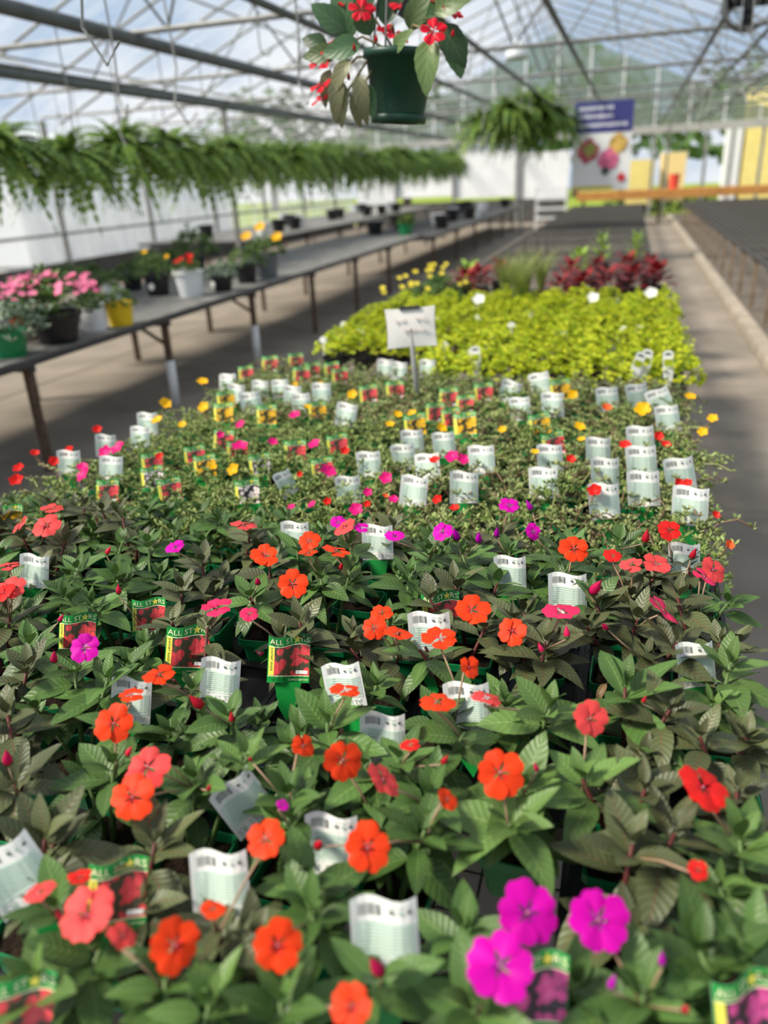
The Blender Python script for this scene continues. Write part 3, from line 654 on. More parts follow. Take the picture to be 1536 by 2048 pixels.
for px, py, wpx, kd, *_ in TAGS_I:
    d = depth(at_z(px, py, tag_z(py, kd)))
    if px in FULL and py not in (1362, 1478): CLEAR.append((px, py, wpx * .42, wpx * (.42 if kd == 'R' else .3), d))
    else: CLEAR.append((px, py - wpx * .25, wpx * .35, wpx * .18, d))
rows = sorted({k[1] for k in cells})
for j in rows:
    row = sorted([k for k in cells if k[1] == j], key=lambda k: -k[0])
    for idx, k in enumerate(row):
        ce = cells[k]; org = ce['c']; rnd = random.Random(k[0] * 101 + k[1] * 7 + 5)
        cs = list(ce['crowns'])
        tones = [c[1] for c in cs] or [rnd.choice('GGD')]
        tone = max(set(tones), key=tones.count)
        for _ in range(max(0, 3 - len(cs))):
            a = rnd.random() * 6.28; cs.append((org + Vector((math.cos(a) * .05, math.sin(a) * .05, rnd.uniform(.165, .20))), tone, .85))
        tw = {'D': 'bronze-leaved', 'G': 'green-leaved', 'L': 'pale-leaved'}[tone]
        feats = []
        if ce['fl']:
            cols = [f[2] for f in ce['fl']]; top = max(set(cols), key=cols.count); nn = len(cols)
            feats.append(('one ' if nn == 1 else NUM[nn] + ' ') + PNAME[top] + (' flower' if nn == 1 else ' flowers'))
        elif ce['bud']: feats.append(PNAME[ce['bud'][0][2]] + ' bud')
        if ce['tag']: feats.append(TAG_DESC[ce['tag'][0][2]])
        ft = ('with ' + ' and '.join(feats)) if feats else 'without flowers'
        rr = ORD[rows.index(j) + 1]
        if len(feats) > 1: ft = ft.replace('picture tag', 'tag').replace('white care tag', 'white tag')
        lab = f"{tw} impatiens {ft}, {ORD[idx + 1]} from walkway, {rr} row"
        t = thing('potted_impatiens', org, lab, 'potted plant', 'potted impatiens on the wire bench')
        jit = Matrix.Rotation(rnd.uniform(-.06, .06), 4, 'Z')
        obj('pot', POT, t, jit, label='square green plastic pot'); obj('soil', SOIL, t, jit)
        stem = MB()
        for p, tn, s in cs:
            q = p - org; hd = Vector((q.x, q.y, 0))
            if hd.length > .14: hd = hd.normalized() * .14; q = Vector((hd.x, hd.y, q.z))
            base = Vector((q.x * .2, q.y * .2, .072)); mid = Vector((q.x * .55, q.y * .55, .072 + (q.z - .072) * .55))
            stem.tube([base, mid, q], [.005, .0042, .0028], 5)
            far = j > 1
            rosette(t, mid, q, tn, .084 * s * rnd.uniform(.92, 1.08), rnd, (3, 4, 4, 2) if s >= 1 else (3, 3, 4, 1))
        obj('stem', stem.mesh('stem', stemR if tone == 'D' else stemG, True), t)
        if rnd.random() < .12:
            q = Vector((rnd.uniform(-.04, .04), rnd.uniform(-.05, 0), .16)); obj('leaf', LEAF['W'][0], t, T(q, (rnd.uniform(-.8, 0), rnd.uniform(-.5, .5), rnd.random() * 6), .04), label='withered brown leaf')
        for p, s, c, tl in ce['fl']:
            cw = min(cs, key=lambda c_: (c_[0] - p).length)[0]; add_flower(t, org, p, s, c, tl, rnd, cw)
        for p, s, c in ce['bud']:
            cw = min(cs, key=lambda c_: (c_[0] - p).length)[0]; add_bud(t, org, p, s, c, rnd, cw)
        for p, wpx, kd, yaw, lean, roll in ce['tag']: add_tag(t, org, p, wpx, kd, yaw + .28, lean, roll)
        if k in ((0, 0), (-2, 0), (-1, 1)): obj('heart_tab', HEART, t, T((.005, -.0545, .016), (.06, 0, 0)), label='green tab with pink heart sticker')
# black carry trays under the pots
def tray_mesh(nx, ny):
    b = MB(); w, d, h = nx * PX - .012, ny * PY - .01, .035
    b.box((0, 0, .002), (w, d, .003))
    for sx in (-1, 1): b.box((sx * w / 2, 0, h / 2), (.003, d, h)); b.box((sx * w / 2, 0, h), (.010, d + .008, .003))
    for sy in (-1, 1): b.box((0, sy * d / 2, h / 2), (w, .003, h)); b.box((0, sy * d / 2, h), (w + .008, .010, .003))
    for i in range(1, nx): b.box((-w / 2 + w * i / nx, 0, .010), (.004, d, .018))
    for i in range(1, ny): b.box((0, -d / 2 + d * i / ny, .010), (w, .004, .018))
    return b.mesh('tray_shell', black_pl)
TR = tray_mesh(2, 2)
tn = 0
for j in range(-5, 4, 2):
    for i in range(-8, 6, 2):
        if (i, j) == (3 - 1, -3): pass
        c = Vector((GX + (i + .5) * PX, GY + (j + .5) * PY, BZ + .0005))
        u, v, d = proj(c)
        if c.x + PX > BX1 + .03 or c.x - PX < BX0 - .03 or not (-250 < u < 1700 and v < 2500): continue
        if (i, j) in ((2, -3),): continue
        obj('carry_tray', TR, None, Matrix.Translation(c), label=f"black carry tray under impatiens pots, tray {ORD[(5 - i) // 2 + 1]} from walkway, {ORD[(j + 5) // 2 + 1]} tray row", cat='tray', group='carry trays under the impatiens')
print('LEAVES', LEAVES_TOTAL)

# ================================================================== SMALL-LEAVED BEDDING PLANTS
def succulent_mesh(name, seed, mats, n=190, R=.085, hgt=.075, trail=5, leaf=.0085):
    r = random.Random(seed); b = MB()
    def lf(p, d, s, mi):
        d = d.normalized(); a = d.cross(Vector((r.uniform(-1, 1), r.uniform(-1, 1), 1))).normalized(); c = d.cross(a)
        w = s * .42; tip = p + d * s * 2; m = p + d * s * 1.15
        vs = [p, m + a * w, m + c * w * .5, m - a * w, m - c * w * .5, tip]
        b.add(vs, [(0, 1, 2), (0, 2, 3), (0, 3, 4), (0, 4, 1), (5, 2, 1), (5, 3, 2), (5, 4, 3), (5, 1, 4)], mi)
    for k in range(n // 5):
        a = r.random() * 6.28; q = math.sqrt(r.random()) * R
        p = Vector((math.cos(a) * q, math.sin(a) * q, .075 + hgt * (1 - (q / R) ** 2) * r.uniform(.35, 1) + r.uniform(0, .012)))
        if q > R * .75: p.z -= r.uniform(0, .035)
        mi = r.choice((0, 0, 0, 1, 1, 2)); up = Vector((math.cos(a) * q / R, math.sin(a) * q / R, 1))
        for i in range(5):
            an = i * 1.2566 + r.random(); lf(p, up * .6 + Vector((math.cos(an), math.sin(an), .2)), leaf * r.uniform(.8, 1.3), mi)
    for k in range(trail):
        a = r.random() * 6.28; L = r.uniform(.05, .11); pts = []
        for i in range(4):
            t = i / 3; pts.append(Vector((math.cos(a) * (.03 + L * t), math.sin(a) * (.03 + L * t), .09 + .05 * math.sin(t * 2.4) + r.uniform(-.006, .006))))
        b.tube(pts, .0018, 4, 3)
        for p in pts[1:]:
            for i in range(4): lf(p, Vector((r.uniform(-1, 1), r.uniform(-1, 1), r.uniform(.1, 1))), leaf * r.uniform(.8, 1.3), r.choice((0, 1)))
    return b.mesh(name, mats)
su = [mat('purslane_leaf', (.145, .195, .06), .5, .3), mat('purslane_leaf_pale', (.26, .30, .11), .5, .3), mat('purslane_leaf_brown', (.17, .12, .07), .6, .3), mat('purslane_stem', (.20, .12, .07), .6, .3)]
PURS = [succulent_mesh('purslane_foliage', s, su, 300, .085, .07, 6) for s in range(5)]
fine = [mat('moss_rose_leaf', (.155, .225, .05), .5, .3), mat('moss_rose_leaf_pale', (.28, .35, .11), .5, .3), mat('moss_rose_leaf_deep', (.08, .13, .035), .5, .3), mat('moss_rose_stem', (.24, .26, .09), .6, .3)]
MOSS = [succulent_mesh('moss_rose_foliage', s + 20, fine, 300, .085, .085, 9, .0075) for s in range(4)]
def small_flower(m, nm, cup=.35, n=5):
    b = MB(); vs = [(0, 0, 0)]; N = n * 4
    for k in range(N):
        a = k * 2 * math.pi / N; rr = 1 - .18 * abs(math.cos(a * n / 2)) ** 4 ; vs.append((math.cos(a) * rr * .55, math.sin(a) * rr * .55, cup * .4))
    for k in range(N):
        a = k * 2 * math.pi / N; rr = 1 - .25 * abs(math.cos(a * n / 2)) ** 4; vs.append((math.cos(a) * rr, math.sin(a) * rr, cup + .06 * math.sin(k * 2)))
    fs = [(0, 1 + k, 1 + (k + 1) % N) for k in range(N)] + [(1 + k, 1 + N + k, 1 + N + (k + 1) % N, 1 + (k + 1) % N) for k in range(N)]
    b.add(vs, fs, 0, [(.8, .5)] * len(vs)); b.tube([(0, 0, 0), (.1, .05, -.6), (0, 0, -1.6)], .06, 4, 1)
    return b.mesh(nm, [m, stemG], True)
yel_p = mat('yellow_petal', (.85, .45, .004), .5, .2, transl=.2); mag_p = mat('cerise_petal', (.72, .008, .19), .5, .2, transl=.2); red_p = mat('scarlet_petal', (.75, .02, .015), .5, .2, transl=.2)
orange_p = mat('tangerine_petal', (.85, .13, .03), .5, .2, transl=.2); pink_p = mat('light_pink_petal', (.80, .20, .36), .5, .2, transl=.25); white_p = mat('white_petal', (.85, .85, .82), .5, .2, transl=.2)
SFL = {'Y': small_flower(yel_p, 'yellow_bloom'), 'M': small_flower(mag_p, 'cerise_bloom'), 'R': small_flower(red_p, 'scarlet_bloom', .7), 'T': small_flower(orange_p, 'tangerine_bloom', .8), 'K': small_flower(pink_p, 'pink_bloom', .2), 'W': small_flower(white_p, 'white_bloom', .3)}
LEMON = small_flower(mat('lemon_petal', (.72, .60, .06), .5, .2, transl=.2), 'lemon_bloom')
SFN = {'Y': 'yellow', 'M': 'cerise', 'R': 'scarlet', 'T': 'tangerine', 'K': 'pink', 'W': 'white'}
P_TAGS = [(x, y, w, 'B', yw, rl) for x, y, w, yw, rl in [(697,980,50,0,0),(738,930,48,0,0),(808,915,48,0,-.05),(855,935,50,0,-.1),(827,983,55,0,0),(928,975,57,0,0),(963,920,52,0,-.08),(825,885,45,.1,0),(888,890,45,.1,0),(1100,918,52,0,0),(1087,967,57,0,0),(1215,905,52,0,.05),(1210,948,58,0,0),
 (1208,1003,64,0,0),(1281,883,55,0,-.05),(1283,930,60,0,0),(1287,978,64,0,0),(1360,950,62,0,-.08),(1380,1013,70,0,.08),(1320,803,46,0,-.3),(1335,838,48,0,-.05),(1275,795,45,.1,-.2),(1215,800,45,0,0),(1105,810,45,0,.1),(1040,818,42,0,0),(1020,785,42,.2,.25),(1080,768,40,-.2,-.2),
 (268,853,40,0,.08),(278,875,38,0,.05),(195,890,35,.2,.15),(120,925,45,.1,.12),(222,938,46,.05,.1),(455,767,34,0,0),(472,788,34,0,.1),(520,780,34,0,0),(495,812,42,.35,-.1),(560,778,34,0,0),(585,792,36,.1,.1),(603,808,38,0,0),(643,787,38,0,.05),(692,830,42,0,.2),(572,967,44,.85,-.1),(680,707,32,0,.1),(770,737,32,0,0),(798,742,32,0,0),(855,737,32,0,.1)]]
P_TAGS += [(x, y, w, k, .1, .03) for x, y, w, k in [(340,982,44,'R'),(215,985,46,'R'),(603,752,34,'R'),(632,742,30,'R'),(655,747,30,'R'),(680,754,32,'R'),(492,748,28,'R'),(540,730,32,'R'),(578,720,30,'R'),(737,790,36,'R'),(790,782,36,'R'),(900,797,38,'R'),(930,810,36,'R'),(967,787,38,'R'),(870,827,38,'R'),(902,838,38,'R'),(675,892,42,'R'),(590,905,44,'R'),
 (645,940,42,'R'),(475,905,42,'R'),(447,882,40,'R'),(390,915,42,'R'),(305,928,42,'R'),(1108,892,50,'R'),(447,828,40,'Y'),(533,832,40,'Y'),(635,824,36,'Y'),(830,852,44,'Y'),(930,850,46,'Y'),(1080,852,46,'Y'),(410,935,46,'Y'),(452,802,36,'Y'),(1120,782,42,'Y'),(20,1037,46,'Y'),(495,987,50,'W'),(520,932,42,'W'),(305,957,40,'W')]]
P_FL = [(655,945,'M',36),(480,895,'M',36),(238,898,'M',34),(212,905,'M',30),(170,950,'M',36),(165,935,'M',24),(590,832,'M',26),(630,890,'M',28),(545,885,'M',22),(905,915,'M',30),(925,920,'M',26),(772,957,'M',28),(583,1015,'M',18),(625,1010,'M',20),(735,985,'M',20),(712,1020,'M',30),(655,1005,'R',18),(735,1010,'R',16),(770,995,'T',14),
 (787,1000,'M',22),(877,1002,'R',22),(910,1020,'R',22),(870,925,'R',24),(690,905,'R',20),(482,850,'M',22),(40,940,'R',24),(35,965,'R',30),(70,910,'R',20),(195,862,'R',20),(140,905,'R',24),(108,925,'R',22),(1355,970,'R',24),(1375,970,'R',22),(1190,985,'R',30),(1250,895,'R',26),(1315,875,'R',22),(1330,893,'R',22),(1140,922,'R',22),(1212,820,'T',22),(1430,1032,'R',18),(1455,1092,'T',22),
 (405,765,'Y',24),(408,815,'Y',24),(315,842,'Y',26),(330,808,'Y',26),(365,850,'Y',18),(468,940,'Y',28),(795,830,'Y',20),(825,828,'Y',20),(882,857,'Y',24),(1005,860,'Y',18),(1158,855,'Y',26),(1163,880,'Y',18),(1285,820,'Y',34),(1380,795,'Y',24),(1425,838,'Y',22),(1405,865,'Y',22),(705,790,'Y',22),(615,815,'Y',18),(640,770,'Y',16),(590,770,'Y',14),(1070,905,'Y',18),(780,850,'Y',20),(1145,790,'Y',22),(425,935,'Y',20),(10,1035,'Y',24),(320,915,'R',18),(440,870,'M',18),(600,950,'R',14)]
pc = {}
qx, qy = .155, .158
for j in range(12):
    for i in range(13):
        x, y = BX1 - .085 - i * qx, 1.80 + j * qy
        if j == 11 and i < 7: continue
        pc[(i, j)] = dict(c=Vector((x + random.uniform(-.012, .012), y + random.uniform(-.012, .012), BZ)), tag=None, fl=[])
for i in range(8, 13): pc[(i, -1)] = dict(c=Vector((BX1 - .085 - i * qx, 1.80 - qy, BZ)), tag=None, fl=[])
for x, y, w, k, yw, rl in sorted(P_TAGS, key=lambda t: -t[1]):
    p = at_z(x, y, .818); free = [c for c in pc if pc[c]['tag'] is None]
    c = min(free, key=lambda c: (pc[c]['c'] - Vector((p.x, p.y, BZ))).length)
    o_ = p - pc[c]['c']; lim = .085
    if math.hypot(o_.x, o_.y) > .26: continue
    o_.x = max(-lim, min(lim, o_.x)); o_.y = max(-lim, min(lim, o_.y)); pc[c]['tag'] = (pc[c]['c'] + o_, w, k, yw, rl)
for x, y, k, s in P_FL:
    p = at_z(x, y, .845); c = min(pc, key=lambda c: (pc[c]['c'] - Vector((p.x, p.y, BZ))).length); pc[c]['fl'].append((p, s * depth(p) / F, k))
for (i, j), ce in pc.items():
    org = ce['c']; rnd = random.Random(i * 31 + j * 17)
    moss = (i >= 6 and j < 6) or (i + j) % 4 == 0
    feats = []
    if ce['fl']: feats.append(SFN[ce['fl'][0][2]] + (' flowers' if len(ce['fl']) > 1 else ' flower'))
    if ce['tag']: feats.append(TAG_DESC[ce['tag'][2]])
    nm = 'moss rose' if moss else 'purslane'
    ft = ('with ' + ' and '.join(feats)) if feats else 'without tag or flower'
    rr = 'row amid the impatiens' if j < 0 else ORD[j + 1] + ' row behind impatiens'
    lab = f"{nm} {ft}, {ORD[i + 1]} from walkway, {rr}"
    t = thing('potted_purslane', org, lab, 'potted plant', 'potted purslanes and moss roses behind the impatiens')
    jit = Matrix.Rotation(rnd.uniform(-.08, .08), 4, 'Z')
    obj('pot', POT_FILLED, t, jit, label='square green plastic pot')
    s = rnd.uniform(.9, 1.12)
    obj('foliage', rnd.choice(MOSS if moss else PURS), t, Matrix.Rotation(rnd.random() * 6.28, 4, 'Z') @ Matrix.Diagonal((s * 1.12, s * 1.12, s * 1.1, 1)), kind='stuff')
    for p, sz, k in ce['fl']:
        q = p - org
        if math.hypot(q.x, q.y) > .085:
            m1 = Vector((q.x * .55, q.y * .55, .155)); b = MB().tube([(q.x * .1, q.y * .1, .09), m1, (q.x * .9, q.y * .9, q.z - .025), q], .0022, 5)
            for f_ in (.45, .6, .75, .88):
                c0 = Vector((q.x * f_, q.y * f_, .155 + (q.z - .18) * (f_ - .45)))
                for a_ in range(4):
                    d_ = Vector((math.cos(a_ * 1.6 + f_ * 9), math.sin(a_ * 1.6 + f_ * 9), .5)) * .014; e_ = Vector((-d_.y, d_.x, 0)) * .4
                    b.add([c0, c0 + d_ * .6 + e_, c0 + d_, c0 + d_ * .6 - e_], [(0, 1, 2, 3)], 1)
            obj('trailing_stem', b.mesh('trailing_stem', [su[3], su[1]]), t)
        obj('flower', SFL[k], t, T(p - org, (rnd.uniform(.2, .8), rnd.uniform(-.3, .3), rnd.uniform(-.3, .8)), sz / 2), label=SFN[k] + ' flower')
    if ce['tag']: p, w, k, yw, rl = ce['tag']; add_tag(t, org, p, w, k, yw + .28 + rnd.uniform(-.18, .18), -.38 + rnd.uniform(-.1, .1), rl + rnd.uniform(-.08, .08))
TR2 = tray_mesh(2, 2)
for j in range(0, 12, 2):
    for i in range(0, 12, 2):
        c = Vector((BX1 - .085 - (i + .5) * qx, 1.80 + (j + .5) * qy, BZ + .0005))
        obj('carry_tray', TR2, None, Matrix.Translation(c), label=f"black carry tray under purslane pots, tray {ORD[i // 2 + 1]} from walkway, {ORD[j // 2 + 1]} tray row", cat='tray', group='carry trays under the purslanes')

# chartreuse creeping jenny in black pots
def chart_mesh(seed):
    r = random.Random(seed); b = MB()
    for k in range(62):
        a = r.random() * 6.28; q = math.sqrt(r.random()) * .105
        p = Vector((math.cos(a) * q, math.sin(a) * q, .10 + .085 * (1 - (q / .105) ** 2) + r.uniform(-.025, .02)))
        out = Vector((math.cos(a) * q * 7, math.sin(a) * q * 7, 1)).normalized()
        for i in range(6):
            an = i * 1.047 + r.random(); d = (Vector((math.cos(an), math.sin(an), .25)) + out * .5).normalized(); s = r.uniform(.013, .024)
            sd_ = d.cross(out).normalized() * s * .45; pp = p + out * i * .003
            b.add([pp, pp + d * s * .55 + sd_, pp + d * s * 1.1 - out * .003, pp + d * s * .55 - sd_], [(0, 1, 2, 3)], r.choice((0, 0, 1, 2)))
    return b.mesh('chartreuse_foliage', [mat('chartreuse_leaf', (.40, .48, .012), .5, .3, transl=.25), mat('chartreuse_leaf_deep', (.26, .38, .012), .5, .3, transl=.25), mat('chartreuse_leaf_bright', (.55, .55, .02), .5, .3, transl=.25)])
CH = [chart_mesh(s) for s in range(4)]
def stake_tag():
    b = MB(); n = 8; top = [(.021 * math.cos(math.pi * k / n), 0, .135 + .012 * math.sin(math.pi * k / n)) for k in range(n + 1)]
    b.add([(-.021, 0, .055), (.021, 0, .055)] + top, [tuple(range(n + 3))], 0)
    b.add([(.015 * math.cos(math.pi * k / n), -.0006, .128 + .010 * math.sin(math.pi * k / n)) for k in range(n + 1)], [tuple(range(n + 1))], 1)
    b.add([(-.017, -.0006, .085), (.017, -.0006, .085), (.017, -.0006, .112), (-.017, -.0006, .112)], [(0, 1, 2, 3)], 2)
    b.add([(-.021, 0, .055), (.021, 0, .055), (.006, 0, -.02), (-.006, 0, -.02)], [(0, 1, 2, 3)], 0)
    return b.mesh('stake_tag', [paper, mat('tag_charcoal', (.05, .09, .08), .5, .3), MATS['chartreuse_leaf']])
STK = stake_tag()
def round_tag():
    b = MB(); b.add([(.027 * math.cos(k * math.pi / 6), 0, .10 + .022 * math.sin(k * math.pi / 6)) for k in range(12)], [tuple(range(12))], 0)
    b.add([(-.004, 0, .08), (.004, 0, .08), (.004, 0, 0), (-.004, 0, 0)], [(0, 1, 2, 3)], 0)
    return b.mesh('round_tag', [paper])
RTG = round_tag()
lc = {}
lx, ly = .185, .185
for j in range(13):
    for i in range(11):
        x, y = BX1 - .03 - i * lx, 3.62 + j * ly
        if i >= 7 and j < 3: continue
        lc[(i, j)] = dict(c=Vector((x + random.uniform(-.015, .015), y + random.uniform(-.015, .015), BZ)), tag=[])
for px, py, kd, rl in [(1345,745,'S',0),(1262,750,'S',.4),(1288,722,'S',.2),(952,715,'S',0),(945,695,'D',0),(890,680,'D',0),(1240,650,'D',0),(1282,648,'D',0),(720,655,'D',0),(1035,640,'D',0),(610,690,'D',0),(875,630,'D',0),(957,628,'D',0),(1065,620,'D',0),(660,640,'D',0),(1130,660,'D',0)]:
    p = at_z(px, py, .86); c = min(lc, key=lambda c: (lc[c]['c'] - Vector((p.x, p.y, BZ))).length); lc[c]['tag'].append((p, kd, rl))
for (i, j), ce in lc.items():
    org = ce['c']; rnd = random.Random(i * 13 + j * 71)
    ft = {'S': 'with tall white stake tag', 'D': 'with round white tag'}[ce['tag'][0][1]] if ce['tag'] else 'in black pot'
    t = thing('potted_creeping_jenny', org, f"chartreuse creeping jenny {ft}, {ORD[i + 1]} from walkway, {ORD[j + 1]} row of the block", 'potted plant', 'chartreuse creeping jenny block on the bench')
    obj('pot', POT_BLACK, t)
    s = rnd.uniform(.92, 1.15); obj('foliage', rnd.choice(CH), t, Matrix.Rotation(rnd.random() * 6.28, 4, 'Z') @ Matrix.Diagonal((s * 1.05, s * 1.05, s, 1)), kind='stuff')
    for p, kd, rl in ce['tag']:
        q = p - org; q.x = max(-.06, min(.06, q.x)); q.y = max(-.08, min(.03, q.y)); q.z = .10 if kd == 'S' else .10
        obj('tag', STK if kd == 'S' else RTG, t, T(q, (-.3, rl, .28), 1.1 if kd == 'S' else .85), label='white plant tag')

# ================================================================== BACK OF THE BENCH: coleus, grass, yellow bloomers
def round_pot(r, h, m, nm, taper=.75):
    b = MB(); b.lathe([(.001, 0), (r * taper, 0), (r * .97, h - .03), (r * 1.05, h - .03), (r * 1.05, h), (r * .97, h), (r * .92, h - .02)], 18); b.disc(r * .93, h - .025, 18, 1)
    return b.mesh(nm, [m, soil], False)
POT6 = round_pot(.075, .13, black_pl, 'black_round_pot'); POT6G = round_pot(.075, .13, green_pot, 'green_round_pot')
col_leaf = [leaf_mesh('coleus_leaf', leaf_mat('coleus_leaf_mat' + str(k), c, (.25, .03, .03), c2, .15, 6), .62, d, .15, 10, .02) for k, (c, c2, d) in enumerate((((.20, .010, .012), (.30, .016, .018), .4), ((.13, .009, .014), (.20, .012, .016), .7)))]
lime_leaf = [leaf_mesh('lime_leaf', leaf_mat('lime_leaf_mat', (.20, .33, .04), (.35, .42, .1), (.28, .40, .06), .2, 6), .5, .5, .2, 10, .01)]
def leafy(t, meshes, n, R, z0, z1, L, rnd, up=.3):
    for k in range(n):
        a = k * 2.399 + rnd.uniform(-.3, .3); f = math.sqrt((k + .5) / n); z = z1 - (z1 - z0) * f * f
        e = up + (1 - f) * .8 + rnd.uniform(-.25, .25); d = Vector((math.cos(a) * math.cos(e), math.sin(a) * math.cos(e), math.sin(e)))
        s = d.cross(Vector((0, 0, 1))).normalized(); u = s.cross(d)
        p = Vector((math.cos(a) * R * f * .65, math.sin(a) * R * f * .65, z)); l = L * rnd.uniform(.75, 1.15)
        obj('leaf', rnd.choice(meshes), t, Matrix.Translation(p) @ Matrix((s, d, u)).transposed().to_4x4() @ Matrix.Scale(l, 4))
def stems(t, z, m, n=3):
    b = MB()
    for k in range(n): b.tube([(.01 * math.cos(k * 2), .01 * math.sin(k * 2), .1), (.03 * math.cos(k * 2), .03 * math.sin(k * 2), z)], [.005, .003], 5)
    obj('stem', b.mesh('stem', m, True), t)
CLX = [(1120,580),(1165,572),(1215,566),(1262,560),(1310,556),(1142,546),(1195,540),(1250,535),(1300,536),(1325,556),(960,560),(1000,548),(930,566)]
for k, (px, py) in enumerate(CLX):
    p = at_z(px, py, .84); rnd = random.Random(k + 900); p.x = min(p.x, BX1 - .04)
    where = 'by the walkway' if px > 1280 else ('beside the grass tuft' if px < 1010 else 'amid the dark red patch')
    t = thing('potted_coleus', (p.x, p.y, BZ), f"dark red coleus {where}, {ORD[k + 1]} of its patch counted along rows", 'potted plant', 'dark red coleus behind the chartreuse block')
    obj('pot', POT6, t); stems(t, .24, stemR); leafy(t, col_leaf, 22, .13, .13, .27, .10, rnd)
for k, (px, py, hh) in enumerate(((1205,500,.30),(1272,497,.28),(1160,520,.25),(935,540,.2))):
    p = at_z(px, py, .90); rnd = random.Random(k + 950)
    t = thing('potted_foliage_plant', (p.x, p.y, BZ), ('tall lime-green', 'yellow-green', 'low lime-green', 'small lime-green')[k] + ' leafy plant ' + ('rising behind the dark red coleus', 'behind the coleus nearest the walkway', 'between grass tuft and coleus', 'beside the yellow bloomers')[k], 'potted plant')
    obj('pot', POT6, t); stems(t, hh, stemG); leafy(t, lime_leaf, 20, .11, .14, hh + .08, .11, rnd, .5)
def grass_mesh(seed, n=120, h=.42):
    r = random.Random(seed); b = MB()
    for k in range(n):
        a = r.random() * 6.28; ln = r.uniform(.05, .20); hh = h * r.uniform(.6, 1); w = .0035; s = Vector((-math.sin(a), math.cos(a), 0)) * w
        pts = [Vector((math.cos(a) * (.02 + ln * t * t), math.sin(a) * (.02 + ln * t * t), .11 + hh * t * (1 - .25 * t * t))) for t in (0, .35, .7, 1)]
        vs = []
        for i, p in enumerate(pts): vs += [p - s * (1 - i * .3), p + s * (1 - i * .3)]
        b.add(vs, [(0, 1, 3, 2), (2, 3, 5, 4), (4, 5, 7, 6)], r.choice((0, 0, 1)))
    return b.mesh('grass_blades', [mat('grass_green', (.19, .27, .06), .5, .3, transl=.2), mat('grass_tan', (.28, .28, .09), .5, .3, transl=.2)])
GR = [grass_mesh(k) for k in range(2)]
for k, (px, py) in enumerate(((1010,590),(1050,585),(1082,575),(1035,600))):
    p = at_z(px, py, .80)
    t = thing('potted_grass', (p.x, p.y, BZ), ('upright green grass tuft between coleus and yellow bloomers', 'arching grass tuft next to the red coleus', 'thin grass tuft leaning over the coleus', 'short grass tuft at the chartreuse block edge')[k], 'potted plant', 'ornamental grasses on the bench')
    obj('pot', POT6, t); obj('foliage', GR[k % 2], t, Matrix.Rotation(k, 4, 'Z') @ Matrix.Diagonal((1.1, 1.1, 1.12, 1)), kind='stuff')
BUSH = [succulent_mesh('bushy_foliage', s + 60, [mat('bush_leaf', (.075, .15, .035), .5, .3), mat('bush_leaf_pale', (.15, .24, .06), .5, .3), mat('bush_leaf_deep', (.04, .08, .025), .5, .3), stemG], 520, .14, .13, 4, .013) for s in range(3)]
DUST = [succulent_mesh('dusty_foliage', s + 80, [mat('dusty_leaf', (.16, .22, .15), .6, .2), mat('dusty_leaf_pale', (.30, .36, .27), .6, .2), mat('dusty_leaf_deep', (.08, .13, .07), .6, .2), stemG], 420, .12, .09, 3, .013) for s in range(2)]
k = 0
for px, py in ((770,590),(810,575),(845,600),(880,580),(910,600),(830,558),(875,556),(790,610),(860,560),(925,575)):
    p = at_z(px, py, .80); rnd = random.Random(k + 300); p.x = max(p.x, BX0 + .08)
    t = thing('potted_lantana', (p.x, p.y, BZ), f"green bushy plant with yellow blooms behind the price sign, {ORD[k + 1]} of ten", 'potted plant', 'yellow bloomers at the back of the bench')
    obj('pot', POT6, t); obj('foliage', BUSH[k % 3], t, Matrix.Rotation(k * 1.3, 4, 'Z') @ Matrix.Diagonal((.9, .9, 1.0, 1)), kind='stuff')
    for q in range(rnd.choice((2, 3, 3))):
        a = rnd.random() * 6.28; obj('flower', LEMON, t, T((math.cos(a) * .08, math.sin(a) * .08 - .03, .25 + rnd.uniform(-.03, .04)), (.6, 0, rnd.random()), .024), label='yellow flower head')
    k += 1
k = 0
for px, py in ((1105,612),(1145,604),(1185,610),(1225,600),(1262,606),(1300,600),(1060,618),(1200,622),(960,612),(1335,640),(1320,610)):
    p = at_z(px, py, .80); rnd = random.Random(k + 400); p.x = min(p.x, BX1 - .05)
    t = thing('potted_dusty_miller', (p.x, p.y, BZ), f"grey-green bedding plant between chartreuse block and coleus, {ORD[k + 1]} of eleven", 'potted plant', 'grey-green bedding plants on the bench')
    obj('pot', POT6G, t, Matrix.Scale(.8, 4)); obj('foliage', DUST[k % 2], t, Matrix.Rotation(k * 1.7, 4, 'Z') @ Matrix.Diagonal((.85, .85, .9, 1)), kind='stuff')
    if k in (2, 8, 5): obj('flower', SFL['W'], t, T((0, -.05, .2), (.8, 0, 0), .045), label='white flower')
    k += 1

